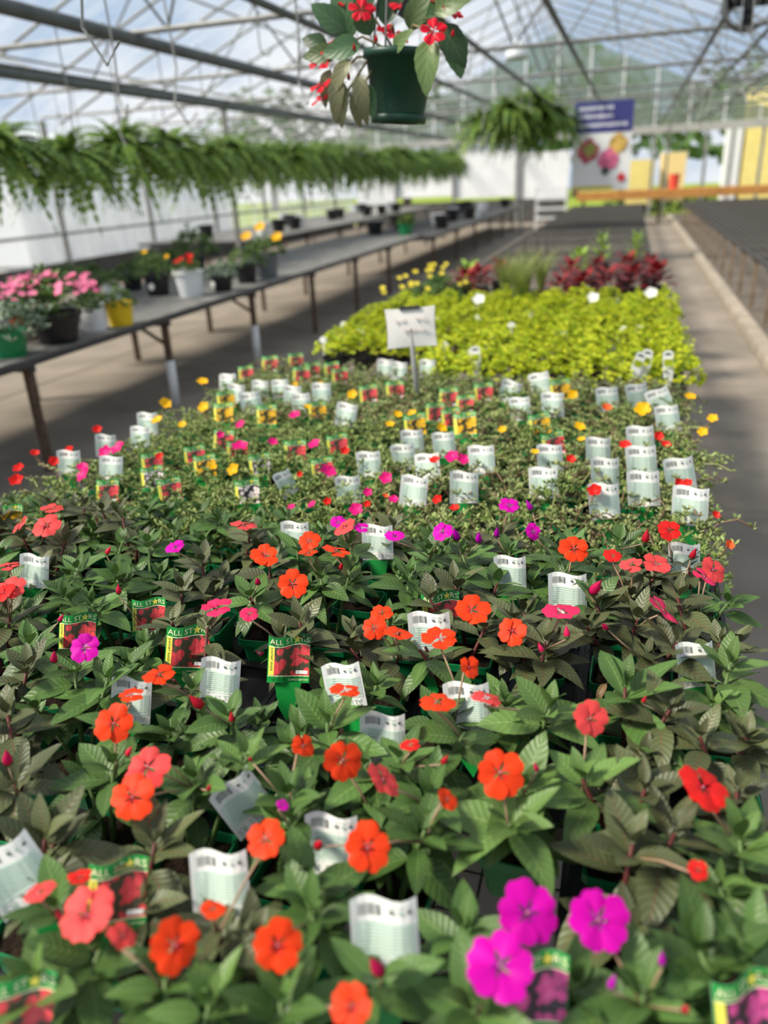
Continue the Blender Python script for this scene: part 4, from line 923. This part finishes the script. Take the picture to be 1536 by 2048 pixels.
# handwritten price sign on a stake
p = at_z(842, 822, .74)
t = thing('price_sign', (p.x, p.y, BZ), 'white handwritten price sign on a grey stake above the purslanes', 'sign')
ps = at_y(822, 655, p.y + .03) - Vector((p.x, p.y, BZ))
obj('stake', MB().tube([(0, 0, 0), (ps.x * .55, .01, ps.z * .5), (ps.x, .018, ps.z)], .011, 8).mesh('stake', galv, True), t)
sgw = 100 * depth(ps + Vector((p.x, p.y, BZ))) / F; sgh = sgw * .78
b = MB(); n = 8; vs = []
for i in range(n + 1):
    for j in range(n + 1):
        x = -1 + 2 * i / n; z = -1 + 2 * j / n; pin = 1 - .05 * (1 - x * x) if True else 1
        vs.append((x * sgw / 2 * (1 - .05 * (1 - z * z)), -.006 * (1 - x * x) * (1 - z * z) - .012, z * sgh / 2 * (1 - .05 * (1 - x * x))))
b.add(vs, [(i * (n + 1) + j, (i + 1) * (n + 1) + j, (i + 1) * (n + 1) + j + 1, i * (n + 1) + j + 1) for i in range(n) for j in range(n)], 0)
RS = Euler((-.15, -.04, .26)).to_matrix().to_4x4()
sg = obj('sign_card', b.mesh('sign_card', mat('sign_paper', (.82, .80, .77), .5, .3), True), t, Matrix.Translation(ps) @ RS)
b = MB(); b.box((0, -.003, 0), (sgw * .98, .012, sgh * .97)); b.box((0, -.012, sgh * .49), (sgw * .4, .016, .014)); obj('sign_back', b.mesh('sign_back', frame_dark), t, Matrix.Translation(ps) @ RS)
red_ink = mat('faint_red_ink', (.74, .62, .61), .6, .2)
b = MB()
def scribble(x0, x1, z, h, k):
    pts = [(x0 + (x1 - x0) * i / k, -.0215, z + h * math.sin(i * 2.2) * (.6 + .4 * math.sin(i * .9))) for i in range(k + 1)]
    b.tube(pts, .0016, 4)
scribble(-sgw * .33, -sgw * .08, sgh * .2, sgh * .07, 11); scribble(sgw * .08, sgw * .32, sgh * .22, sgh * .07, 11); scribble(-sgw * .16, sgw * .34, -sgh * .06, sgh * .08, 20)
obj('lettering', b.mesh('lettering', red_ink), sg, label='faded red handwriting')

# ================================================================== POTS ON THE BENCH ACROSS THE AISLE
LZ = .75
def lp(px, py, dy=0):
    q = at_z(px, py, LZ); return Vector((q.x, q.y + dy, LZ))
def mound(t, me, s, z): obj('foliage', me, t, Matrix.Translation((0, 0, z - .09 * s)) @ Matrix.Rotation(random.random() * 6, 4, 'Z') @ Matrix.Scale(s, 4), kind='stuff')
def blooms(t, key, n, R, z, s, rnd, dz=.05, dome=.10):
    for k in range(n):
        a = rnd.random() * 6.28; q = math.sqrt(rnd.random()) * R
        obj('flower', SFL[key], t, T((math.cos(a) * q, math.sin(a) * q, z + dome * (1 - (q / R) ** 2) + rnd.uniform(-dz, dz) * .5), (rnd.uniform(.1, .9), rnd.uniform(-.4, .4), rnd.uniform(-.5, 1)), s * rnd.uniform(.8, 1.2)), label=SFN[key] + ' flower')
def lpot(px, py, r, h, m, name, label, cat='potted plant', taper=.8):
    q = lp(px, py); q.x = min(q.x, -3.49 - r * .8)
    t = thing(name, q, label, cat)
    obj('pot', round_pot(r, h, m, 'pot_shell', taper), t); return t
rnd = random.Random(55)
t = lpot(130, 684, .17, .20, black_pl, 'potted_petunia', 'large dark basket overflowing with pink petunias on the aisle bench', taper=.7); mound(t, BUSH[0], 1.95, .24); blooms(t, 'K', 52, .30, .33, .030, rnd)
t = lpot(62, 676, .11, .15, terra, 'potted_petunia', 'terracotta pot of pink petunias beside the dark basket'); mound(t, BUSH[1], 1.8, .20); blooms(t, 'K', 36, .28, .28, .030, rnd)
t = lpot(22, 712, .12, .16, green_pot, 'potted_shrub', 'dense grey-green shrubby plant at the near end of the aisle bench'); mound(t, DUST[0], 2.0, .18)
t = lpot(192, 660, .085, .19, white_pl, 'potted_petunia', 'tall white pot with purple petunia foliage between basket and yellow pot', taper=.92); mound(t, BUSH[2], .8, .2); blooms(t, 'K', 4, .08, .27, .03, rnd)
t = lpot(253, 650, .10, .17, yellow_pl, 'potted_ivy', 'bright yellow pot with trailing green leaves at the bench edge', taper=.82); mound(t, BUSH[0], .95, .17)
t = lpot(228, 598, .08, .12, white_pl, 'potted_violet', 'small white pot of dark foliage behind the yellow pot'); mound(t, BUSH[1], 1.1, .14)
t = lpot(185, 590, .10, .14, black_pl, 'potted_shrub', 'dark leafy shrub in a black pot behind the white pot'); mound(t, BUSH[2], 1.3, .16)
t = lpot(268, 580, .10, .14, black_pl, 'potted_shrub', 'dark green shrub between violet pot and black nursery pot'); mound(t, BUSH[0], 1.2, .16)
t = lpot(318, 590, .12, .19, black_pl, 'potted_rose', 'black nursery pot with sparse reddish shrub and round white label'); mound(t, BUSH[2], 1.3, .22); blooms(t, 'Y', 2, .12, .34, .03, rnd)
obj('round_label', MB().lathe([(.001, 0), (.03, 0), (.03, .004), (.001, .004)], 14).mesh('round_label', paper), t, T((.01, -.118, .09), (math.pi / 2, 0, 0)), label='round white sticker')
t = lpot(383, 592, .135, .23, white_pl, 'potted_begonia', 'white bucket with red-leaved plant standing on the aisle bench', taper=.74); mound(t, BUSH[1], 1.0, .22); blooms(t, 'R', 6, .1, .28, .03, rnd)
t = lpot(392, 545, .13, .18, black_pl, 'potted_shrub', 'large round green shrub standing behind the white bucket'); mound(t, BUSH[0], 2.1, .26)
t = lpot(447, 582, .10, .14, black_pl, 'potted_shrub', 'withering brownish plant in a black pot right of the bucket'.replace(' right of', ' next to')); mound(t, DUST[1], 1.3, .16)
obj('round_label', bpy.data.meshes['round_label'], t, T((-.05, -.095, .07), (math.pi / 2, 0, -.4)), label='round white sticker')
t = lpot(495, 565, .11, .18, black_pl, 'potted_shrub', 'dark green shrub in black pot beside the grey planter'); mound(t, BUSH[2], 1.4, .2)
t = lpot(534, 556, .14, .25, grey_pl, 'potted_marigold', 'slate-grey planter with three yellow flower heads on the aisle bench', taper=.8); mound(t, BUSH[1], 1.5, .26); 
for q in ((-.16, -.05, .42), (-.02, 0, .50), (.17, -.02, .40)): obj('flower', SFL['Y'], t, T(q, (.7, 0, 0), .065), label='yellow flower head')
t = lpot(812, 470, .13, .20, green_pot, 'potted_palm', 'lone green pot with upright leaves at the far bench end'); obj('foliage', GR[0], t, Matrix.Diagonal((1.3, 1.3, .9, 1)), kind='stuff'); mound(t, BUSH[0], 1.2, .2)
for k, (px, py) in enumerate(((150,585),(110,590),(300,545),(340,550))):
    t = lpot(px, py, .09, .13, black_pl, 'potted_shrub', ('dark shrub behind the pink petunia basket', 'low dark shrub beside the terracotta petunias', 'thin shrub at the back edge of the bench', 'short shrub behind the sparse rose pot')[k]); mound(t, BUSH[k % 3], 1.15, .15)

# ================================================================== HANGING FERNS
def fern_mesh(seed, nf=130, L=.62):
    r = random.Random(seed); b = MB()
    for k in range(nf):
        a = r.random() * 6.28; e = r.uniform(-.2, 1.45); ln = L * r.uniform(.7, 1.1); ca, sa = math.cos(a), math.sin(a)
        side = Vector((-sa, ca, 0)); prev = None; N = 11
        for i in range(N + 1):
            t = i / N; h = ln * t * math.cos(e) + ln * .35 * t * t * math.sin(max(e, 0)); z = ln * t * math.sin(e) - ln * .95 * t * t * (.55 + .45 * math.cos(e))
            p = Vector((ca * (.05 + h), sa * (.05 + h), z))
            w = .055 * math.sin(math.pi * min(1, t * .9 + .1)) + .008
            if prev is not None:
                q = (p - prev); d = q * .55; dn = Vector((0, 0, -w * .25))
                for sg_ in (-1, 1):
                    b.add([prev, prev + side * sg_ * w + d * .6 + dn, prev + side * sg_ * w * .8 + d * 1.3 + dn, p], [(0, 1, 2, 3)], r.choice((0, 0, 1, 2)) if sg_ > 0 else 0)
            prev = p
    return b.mesh('fern_fronds', [mat('fern_green', (.135, .23, .045), .5, .25, transl=.3), mat('fern_light', (.25, .34, .06), .5, .25, transl=.3), mat('fern_deep', (.07, .14, .04), .5, .25, transl=.2)])
FERN = [fern_mesh(s) for s in range(4)]
FPOT = round_pot(.15, .16, green_pot, 'fern_basket', .72)
def hanger(zt, r=.14, z0=.16):
    b = MB()
    for k in range(3): b.tube([(r * math.cos(k * 2.094), r * math.sin(k * 2.094), z0), (0, 0, z0 + .42)], .003, 4)
    b.tube([(0, 0, z0 + .42), (0, 0, zt)], .003, 4); return b.mesh('hanger_wire', galv_dark)
def fern(p, label, group, s, k, ztop):
    t = thing('hanging_fern', p, label, 'hanging plant', group)
    obj('basket', FPOT, t, Matrix.Translation((0, 0, -.16))); obj('foliage', FERN[k % 4], t, Matrix.Rotation(k * 1.9, 4, 'Z') @ Matrix.Scale(s, 4), kind='stuff')
    h = ztop - p[2]; obj('hanger_wire', hanger(h, .14, 0), t)
for k in range(25):
    y = 3.6 + k * .93; rnd = random.Random(k)
    fern((-5.5 + rnd.uniform(-.06, .06), y, 2.06 + rnd.uniform(-.07, .09)), f"hanging fern in the row along the curtain wall, {ORD[k + 1] if k < 20 else 'twenty-' + ORD[k - 19]} one down the aisle", 'hanging ferns along the aisle', rnd.uniform(.95, 1.15) , k, 2.75)
for k, (px, py, s, yy) in enumerate(((965,250,1.0,15.5),(1020,222,1.05,15.2),(1065,212,1.15,15.6),(1108,242,1.1,15.9),(1035,252,1.05,16.4))):
    p = at_y(px, py, yy)
    fern(p, ('pale hanging fern at the outer edge of the high cluster', 'topmost hanging fern of the high cluster', 'dark hanging fern in the middle of the high cluster', 'hanging fern of the high cluster beside the blue-and-white banner', 'low hanging fern under the high cluster')[k], 'hanging ferns in the high cluster', s, k, 2.9 + .1)

# ================================================================== HANGING BEGONIA BASKET OVERHEAD
bp = at_y(795, 165, 2.75)
sc_b = 145 * depth(bp) / F
hb = thing('hanging_begonia', bp - Vector((0, 0, sc_b * .42)), 'green hanging basket of red begonias near the roof pipes', 'hanging plant')
dk_pot = mat('dark_green_plastic', (.006, .045, .028), .45, .4)
b = MB(); r0 = sc_b / 2
b.lathe([(.001, 0), (r0 * .70, 0), (r0 * .72, .01), (r0 * .93, sc_b * .70), (r0 * 1.02, sc_b * .70), (r0 * 1.02, sc_b * .80), (r0 * .95, sc_b * .80), (r0 * .9, sc_b * .74)], 28); b.disc(r0 * .9, sc_b * .74, 24, 1)
b.lathe([(r0 * .55, -.02), (r0 * .76, -.02), (r0 * .80, .004), (r0 * .70, .006)], 28)
obj('basket', b.mesh('begonia_basket', [dk_pot, soil], True), hb, T((0, 0, 0), (.0, .07, 0)))
beg_leaf = [leaf_mesh('begonia_leaf', leaf_mat('begonia_leaf_mat' + str(k), c, v, c2, .22, 5, .4), w, d, .25, 12, .03) for k, (c, c2, v, w, d) in enumerate((((.045, .11, .05), (.07, .14, .06), (.12, .2, .09), .55, .5), ((.10, .17, .06), (.15, .22, .08), (.2, .26, .1), .5, .8), ((.16, .17, .09), (.22, .22, .12), (.25, .2, .12), .4, 1.1)))]
rnd = random.Random(88); zt = sc_b * .8
def beg(pxy, L, which, dvec, dy=0.0):
    q = at_y(pxy[0], pxy[1], 2.75 + dy) - hb.location; d = Vector(dvec).normalized(); s = d.cross(Vector((0, -1, .25))).normalized(); u = s.cross(d)
    obj('leaf', beg_leaf[which], hb, Matrix.Translation(q) @ Matrix((s, d, u)).transposed().to_4x4() @ Matrix.Scale(L, 4))
for px, py, L, w, d, dy in ((700,80,.17,0,(-.2,-.1,1),0),(690,60,.13,0,(-.5,-.2,.4),-.05),(720,90,.13,0,(-.9,-.2,-.1),-.08),(740,70,.12,0,(-.2,-.4,.8),.0),(770,50,.14,0,(.2,.2,.9),.05),(820,60,.14,1,(.4,-.3,.7),-.03),(860,80,.15,1,(-.05,-.5,-.9),-.14),(840,50,.13,0,(.6,-.2,.3),0),(885,50,.14,0,(.5,-.1,-.8),-.04),(870,25,.15,1,(.5,-.2,.2),-.05),(905,60,.14,0,(.2,-.2,-.9),0),(895,15,.14,0,(.3,.2,.7),0),
 (700,120,.12,2,(-.5,-.4,-.6),-.10),(680,150,.13,2,(-.2,-.4,-.9),-.10),(720,150,.13,2,(.1,-.4,-1),-.13),(690,170,.12,2,(-.3,-.2,-1),-.10),(730,170,.10,0,(.3,-.2,-1),-.12),(660,140,.11,2,(-.4,-.1,-.9),-.08),(710,185,.10,2,(0,-.1,-1),-.1),(675,110,.12,1,(-.8,-.2,.1),-.06),(790,100,.09,1,(.4,-.5,.3),-.1),(655,95,.10,0,(-.7,0,.3),-.03),(735,20,.15,0,(-.1,.1,1),.03),(800,20,.14,0,(.1,.1,1),.05),(850,10,.14,1,(.3,.1,1),.02)):
    beg((px, py), L, w, d, dy)
b = MB()
for px, py, dy in ((660,110,-.05),(690,190,-.1),(710,40,0),(890,40,-.03),(865,65,-.1),(780,60,-.02),(720,190,-.1),(640,190,-.06)):
    q = at_y(px, py, 2.75 + dy) - hb.location; c0 = Vector((0, 0, zt * .95)); m_ = (q + c0) / 2 + Vector((0, 0, .05)); b.tube([c0, m_, q], .004, 5)
obj('stem', b.mesh('begonia_stem', mat('begonia_stem_mat', (.20, .16, .08), .5, .3), True), hb)
begp = petal_mat('begonia_petal', (.70, .008, .03), (.5, .0, .02)); PETAL_ME['B'] = [petal_mesh('begonia_petal', begp, .6, .0, .08)] * 2; PNAME['B'] = 'crimson'
for px, py, s, a, b_, dy in ((722,20,42,0,1.4,-.06),(648,118,50,-.6,.8,-.06),(645,170,40,-.6,.6,-.08),(643,200,36,-.5,.3,-.08),(785,70,52,.2,.6,-.02),(867,63,44,0,1.6,-.16),(905,25,40,.5,.6,-.04),(800,10,40,0,.6,.04),(690,5,34,0,.6,.02),(660,95,34,-.4,.6,-.05),(885,5,36,.3,.8,0)):
    q = at_y(px, py, 2.75 + dy); add_flower(hb, hb.location, q, 1.3 * s * depth(q) / F, 'B', (a, b_), rnd)
for px, py in ((708,102),(697,160),(752,85),(905,75)):
    q = at_y(px, py, 2.65); obj('bud', BUD['R'], hb, T(q - hb.location, (.3, .2, 0), .018), label='small red bud')
b = MB()
for k in range(3): b.tube([(r0 * math.cos(k * 2.094 + .5), r0 * math.sin(k * 2.094 + .5), zt), (0, 0, zt + .45)], .0035, 5)
b.tube([(0, 0, zt + .45), (0, 0, 2.9 - hb.location.z)], .0035, 5); obj('hanger_wire', b.mesh('begonia_hanger', galv_dark), hb)
b = MB(); b.box((0, 0, 0), (.05, .002, .09)); obj('tag', b.mesh('begonia_tag', black_pl), hb, T(at_y(822, 8, 2.75) - hb.location, (.1, .5, .3)), label='dark plant tag')

# ================================================================== BANNER, END OF THE HOUSE, OUTSIDE
yb = 16.0
tl, br_ = at_y(1150, 205, yb), at_y(1257, 378, yb); bw_, bh_ = br_.x - tl.x, tl.z - br_.z; cx, cz = (tl.x + br_.x) / 2, (tl.z + br_.z) / 2
t = thing('banner_sign', (cx, yb, br_.z), 'tall blue-and-white plant banner with flower pictures hanging above the bench', 'sign')
navy = mat('banner_navy', (.045, .05, .20), .5, .3); bwhite = mat('banner_white', (.74, .75, .76), .5, .3); ltxt = mat('banner_pale_print', (.62, .63, .72), .5, .3)
obj('board', MB().box((0, 0, bh_ / 2), (bw_, .02, bh_)).mesh('board', bwhite), t)
pb = obj('navy_panel', MB().box((0, -.013, bh_ * .825), (bw_ * .99, .006, bh_ * .345)).mesh('navy_panel', navy), t)
b = MB()
for q, (w_, zc) in enumerate(((.55, .92), (.58, .83), (.80, .735))):
    x = -bw_ * .42
    while x < -bw_ * .42 + bw_ * w_:
        ww = random.uniform(.025, .05) * bw_; b.box((x + ww / 2, -.018, bh_ * zc + random.uniform(-.004, .008)), (ww * .8, .003, bh_ * random.choice((.03, .04, .045)))); x += ww
    obj('lettering', b.mesh('lettering', ltxt), pb, label='blurred line of pale print'); b = MB()
BLOT = [0]
def blot(cx_, cz_, r_, m, nm):
    BLOT[0] += 1; yo = -.013 - .003 * BLOT[0]
    b = MB(); b.add([(bw_ * (cx_ - .5) + r_ * bw_ * (1 + .18 * math.sin(k * 2.7)) * math.cos(k * .449), yo, bh_ * cz_ + r_ * bw_ * (1 + .18 * math.cos(k * 1.9)) * math.sin(k * .449)) for k in range(14)], [tuple(range(14))]); obj('picture', b.mesh(nm, m), t, label=nm.replace('_', ' '))
blot(.27, .45, .19, mat('print_rose', (.45, .10, .12), .5, .2, noise=.5, nscale=9), 'rose_flower_picture'); blot(.30, .47, .10, mat('print_green', (.30, .32, .08), .5, .2, noise=.4, nscale=12), 'green_leaf_picture')
blot(.77, .52, .16, mat('print_gold', (.55, .36, .10), .5, .2, noise=.5, nscale=9), 'golden_flower_picture'); blot(.62, .34, .18, mat('print_pink', (.60, .14, .26), .5, .2, noise=.5, nscale=9), 'pink_flower_picture'); blot(.58, .22, .07, mat('print_dark', (.06, .09, .08), .5, .2), 'dark_pot_picture')
blot(.86, .14, .07, mat('print_red', (.62, .04, .06), .5, .2), 'red_emblem')
obj('yellow_strip', MB().box((-bw_ * .14, -.013, bh_ * .03), (bw_ * .7, .006, bh_ * .045)).mesh('yellow_strip', mat('print_yellow', (.60, .50, .10), .5, .2)), t)
b = MB()
for sx in (-.4, .4): b.tube([(sx * bw_, 0, bh_), (sx * bw_, 0, 2.95 - br_.z + .0)], .005, 4) if 2.95 > tl.z else None
if b.v: obj('hanging_wire', b.mesh('hanging_wire', galv_dark), t)

wood = mat('orange_timber', (.50, .24, .07), .7, .2, noise=.2, nscale=6)
o = obj('timber_counter', None, label='orange timber counter rail across the end of the house', cat='counter'); o.location = (1.9, 26.9, 0)
obj('front_board', MB().box((0, 0, .86), (7.2, .06, .22)).mesh('front_board', wood), o); obj('counter_top', MB().box((0, .35, .985), (7.2, .7, .03)).mesh('counter_top', wood), o)
for x in (-3.4, -1.1, 1.1, 3.4): obj('leg', MB().box((x, .3, .42), (.09, .09, .84)).mesh('counter_leg', rust), o)
# yellow sheds and hedges beyond the end wall
yel = mat('yellow_board', (.78, .66, .24), .7, .2, noise=.08, nscale=3)
def shed(px0, px1, yy, zb, zt_, name, label, cat, m):
    a, c = at_y(px0, 330, yy), at_y(px1, 330, yy); w_ = abs(c.x - a.x)
    t = thing(name, ((a.x + c.x) / 2, yy, 0), label, cat)
    obj('wall_panel', MB().box((0, .6, (zb + zt_) / 2), (w_, 1.2, zt_ - zb)).mesh('wall_panel', m), t)
    if zb > .05:
        for sx in (-1, 1): obj('leg', MB().box((sx * w_ * .42, .6, zb / 2), (.1, .1, zb)).mesh('shed_leg', wallm), t)
    return t, w_
t, w_ = shed(1485, 1700, 33, 0, 4.0, 'yellow_building', 'pale yellow building standing outside past the end wall', 'building', yel)
obj('white_door', MB().box((-w_ / 2 - .35, .5, 1.5), (.5, .9, 3.0)).mesh('white_door', white_pl), t, label='white corner board')
shed(1255, 1310, 32.5, .3, 1.9, 'yellow_board', 'yellow board leaning outside just past the banner', 'board', yel); shed(1322, 1372, 33.4, .4, 2.1, 'yellow_noticeboard', 'cream-yellow noticeboard behind the end post', 'board', mat('cream_board', (.76, .60, .28), .7, .2))
def shrub_mesh(seed, R, m):
    r = random.Random(seed); b = MB()
    for k in range(420):
        v = Vector((r.gauss(0, 1), r.gauss(0, 1), r.gauss(0, 1))).normalized() * R * r.uniform(.65, 1.05); v.z = abs(v.z) * 1.1
        d = Vector((r.gauss(0, 1), r.gauss(0, 1), r.gauss(0, 1))).normalized(); s = d.cross(v).normalized() * R * .09; d = d * R * .14
        b.add([v - s, v + d * .5, v + s, v - d * .5], [(0, 1, 2, 3)], 0)
    return b.mesh('shrub_foliage', m)
dkg = mat('dark_hedge', (.03, .07, .02), .7, .2, transl=.15); mdg = mat('tree_green', (.07, .13, .04), .7, .2, transl=.2)
for k, (x, y, R, m, l) in enumerate(((.9, 36, .9, dkg, 'dark clipped shrub outside behind the cream noticeboard'), (2.6, 37, .8, dkg, 'dark shrub outside between the end posts'), (-.2, 38, 1.0, dkg, 'dark shrub outside behind the banner'))):
    t = thing('garden_shrub', (x, y, -.1), l, 'shrub'); obj('foliage', shrub_mesh(k, R, m), t, kind='stuff'); obj('stem', MB().tube([(0, 0, 0), (0, 0, R * .7)], .05, 6).mesh('shrub_stem', rust), t)
for k, (x, y, R, z) in enumerate(((-14, 52, 5, 2), (-4, 62, 6, 2.5), (6, 56, 5, 2), (17, 62, 5.6, 2.5), (28, 56, 5, 2), (-26, 58, 5.5, 2))):
    t = thing('tree', (x, y, -.1), ('broad tree behind the far white sheeting', 'tallest tree behind the gable ridge', 'tree behind the yellow boards', 'tree behind the yellow building', 'tree beyond the yellow building', 'tree beyond the curtain wall corner')[k], 'tree'); obj('foliage', shrub_mesh(k + 10, R, mdg), t, Matrix.Translation((0, 0, z)), kind='stuff'); obj('trunk', MB().tube([(0, 0, 0), (0, 0, R)], .3, 8).mesh('tree_trunk', rust), t)
o = obj('safety_cone', None, label='red-orange bucket on the timber counter by the end post', cat='bucket'); q = at_y(1350, 362, 26.7); o.location = (q.x, 27.15, 1.0)
obj('bucket_body', round_pot(.16, .42, mat('red_bucket', (.75, .08, .05), .5, .3), 'bucket_body', .8), o); o.name = 'red_bucket'
o = obj('waste_bin', None, label='black waste bin under the timber counter beside the walkway', cat='bin'); o.location = (.2, 26.55, 0); obj('bin_body', round_pot(.22, .62, black_pl, 'bin_body', .85), o)
# neighbouring hoop houses beyond the curtain
hoop = mat('neighbour_film', (.62, .66, .70), .4, .3, noise=.06, nscale=1); hoop_dk = mat('neighbour_end', (.80, .81, .82), .5, .3)
def hoop_house(x, y0, y1, R, hside, label):
    t = thing('hoop_house', (x, (y0 + y1) / 2, 0), label, 'greenhouse'); n = 14; L = (y1 - y0) / 2; vs = []
    for k in range(n + 1):
        a = math.pi * k / n; xx, zz_ = R * math.cos(a), hside + R * .62 * math.sin(a); vs += [(xx, -L, zz_), (xx, L, zz_)]
    obj('film_roof', MB().add(vs, [(2 * k, 2 * k + 1, 2 * k + 3, 2 * k + 2) for k in range(n)]).mesh('film_roof', hoop, True), t)
    for s in (-1, 1): obj('side_wall', MB().box((s * R, 0, hside / 2), (.04, 2 * L, hside)).mesh('side_wall', hoop_dk), t)
    vs = [(R * math.cos(math.pi * k / n), -L, hside + R * .62 * math.sin(math.pi * k / n)) for k in range(n + 1)] + [(-R, -L, 0), (R, -L, 0)]
    obj('end_wall', MB().add(vs, [tuple(range(n + 3))]).mesh('end_wall', hoop), t)
    for k in range(5): 
        yy = -L + 2 * L * k / 4; b = MB(); b.tube([(R * 1.01 * math.cos(math.pi * i / 10), yy, hside + R * .63 * math.sin(math.pi * i / 10)) for i in range(11)], .03, 5); obj('hoop', b.mesh('hoop', galv_dark), t)
hoop_house(-17.5, 8, 14.5, 2.6, .6, 'grey film hoop house outside the curtain wall, closest to the petunias'); hoop_house(-18.5, 17.5, 29, 3.6, 1.3, 'long grey-roofed hoop house outside past the aisle bench')
hoop_house(-24, 4, 12, 3.4, .8, 'distant hoop house behind the closest one')

# jumble of nursery pots on the back benches
NB = round_pot(.16, .26, black_pl, 'nursery_pot_black'); NW = round_pot(.15, .24, white_pl, 'nursery_pot_white')
rnd = random.Random(3)
for k in range(34):
    back = k % 2; x = rnd.uniform(-9.0, -7.0) if back else rnd.uniform(-5.0, -3.7); y = 14.5 + k * .38 + rnd.uniform(-.1, .1) if back else 15 + (k // 2) * .7
    white = rnd.random() < .45; z = .72 if back else .68
    obj('nursery_pot', NW if white else NB, None, Matrix.Translation((x, min(y, 27.3), z)), label=('white' if white else 'black') + ' empty nursery pot on the ' + ('curtain wall bench, ' if back else 'dark inner bench, ') + ORD[k // 2 + 1] + ' pot down the bench', cat='pot', group=('white' if white else 'black') + ' nursery pots on the ' + ('wall bench' if back else 'dark bench'))
# white wire display rack by the far post
t = thing('display_rack', (-2.1, 25.2, .65), 'white wire display rack standing on the far end of the bench', 'rack')
t.location = (-2.35, 25.6, 0)
for x in (-.45, .45):
    for y in (-.25, .25): obj('upright', MB().box((x, y, .62), (.03, .03, 1.24)).mesh('upright', white_pl), t)
for z in (.35, .62, .9, 1.18): obj('shelf', MB().box((0, 0, z), (.94, .54, .05)).mesh('shelf', white_pl), t)
# white round pendant light under the roof
q = at_y(1035, 108, 16); t = thing('pendant_lamp', q, 'white dome pendant lamp hanging under the roof ties', 'lamp')
obj('lamp_shade', MB().lathe([(.03, .22), (.08, .18), (.19, .06), (.22, -.06), (.20, -.08), (.17, .03), (.05, .14)], 18).mesh('lamp_shade', white_pl, True), t); obj('cord', MB().tube([(0, 0, .2), (0, 0, AZ - .4 * abs(q.x - AX) - q.z - .05)], .008, 4).mesh('cord', galv_dark), t)
# bare wire hooks on the overhead pipes
b = MB(); pts = [(0, 0, .0), (0, 0, -.28)] + [(.05 - .05 * math.cos(a), 0, -.28 - .06 * math.sin(a)) for a in (.5, 1.2, 1.9, 2.6, 3.2)]
b.tube(pts, .006, 4); b.tube([(.0, .0, .0), (-.03, 0, .06), (0, 0, .11), (.05, 0, .07)], .006, 4); HK = b.mesh('hook_wire', galv)
b = MB(); b.tube([(0, 0, .08), (0, 0, -.2), (.02, 0, -.55), (-.02, 0, -.75), (.05, 0, -.86), (.11, 0, -.8)], .006, 4); HK2 = b.mesh('long_hook_wire', galv)
for x, pr in ((-6.6, 'outermost pipe'), (-4.35, 'thick grey pipe'), (-2.75, 'middle pipe'), (-1.7, 'pipe above the bench'), (.7, 'pipe above the walkway')):
    for k in range(15):
        y = 2.6 + k * .82 + rnd.uniform(-.25, .25)
        obj('wire_hook', HK if rnd.random() < .6 else HK2, None, Matrix.Translation((x, y, 2.92 - .03)) @ Matrix.Rotation(rnd.uniform(-1, 1), 4, 'Z'), label=f"bare wire basket hook on the {pr}, {ORD[k + 1]} one down the house", cat='hook', group='bare hooks on the ' + pr)
print('OBJECTS', len(bpy.data.objects))

# horizontal air-circulation fan under the roof beside the walkway pipes
q = at_y(1500, 2, 8.2); t = thing('circulation_fan', q, 'dark round circulation fan slung from the roof above the walkway', 'fan')
b = MB(); b.lathe([(.20, -.10), (.22, -.10), (.22, .10), (.20, .10), (.20, -.10)], 20); obj('drum', b.mesh('drum', galv_dark, True), t, T((0, 0, 0), (math.pi / 2, 0, 0)))
for k in range(4): obj('blade', MB().box((.10, 0, 0), (.17, .012, .09), 0, Euler((.5, 0, 0)).to_matrix()).mesh('blade', black_pl), t, Matrix.Rotation(k * math.pi / 2, 4, 'Y'))
obj('motor', MB().lathe([(.001, -.06), (.05, -.06), (.05, .06), (.001, .06)], 12).mesh('motor', black_pl), t, T((0, 0, 0), (math.pi / 2, 0, 0)))
b = MB()
for rr in (.07, .13, .19): b.tube([(rr * math.cos(a * .393), -.11, rr * math.sin(a * .393)) for a in range(17)], .003, 4)
obj('guard', b.mesh('guard', galv_dark), t)
for sx in (-.12, .12): obj('chain', MB().tube([(sx, 0, .19), (sx, 0, AZ - .4 * abs(q.x - AX) - q.z)], .006, 4).mesh('chain', galv_dark), t)
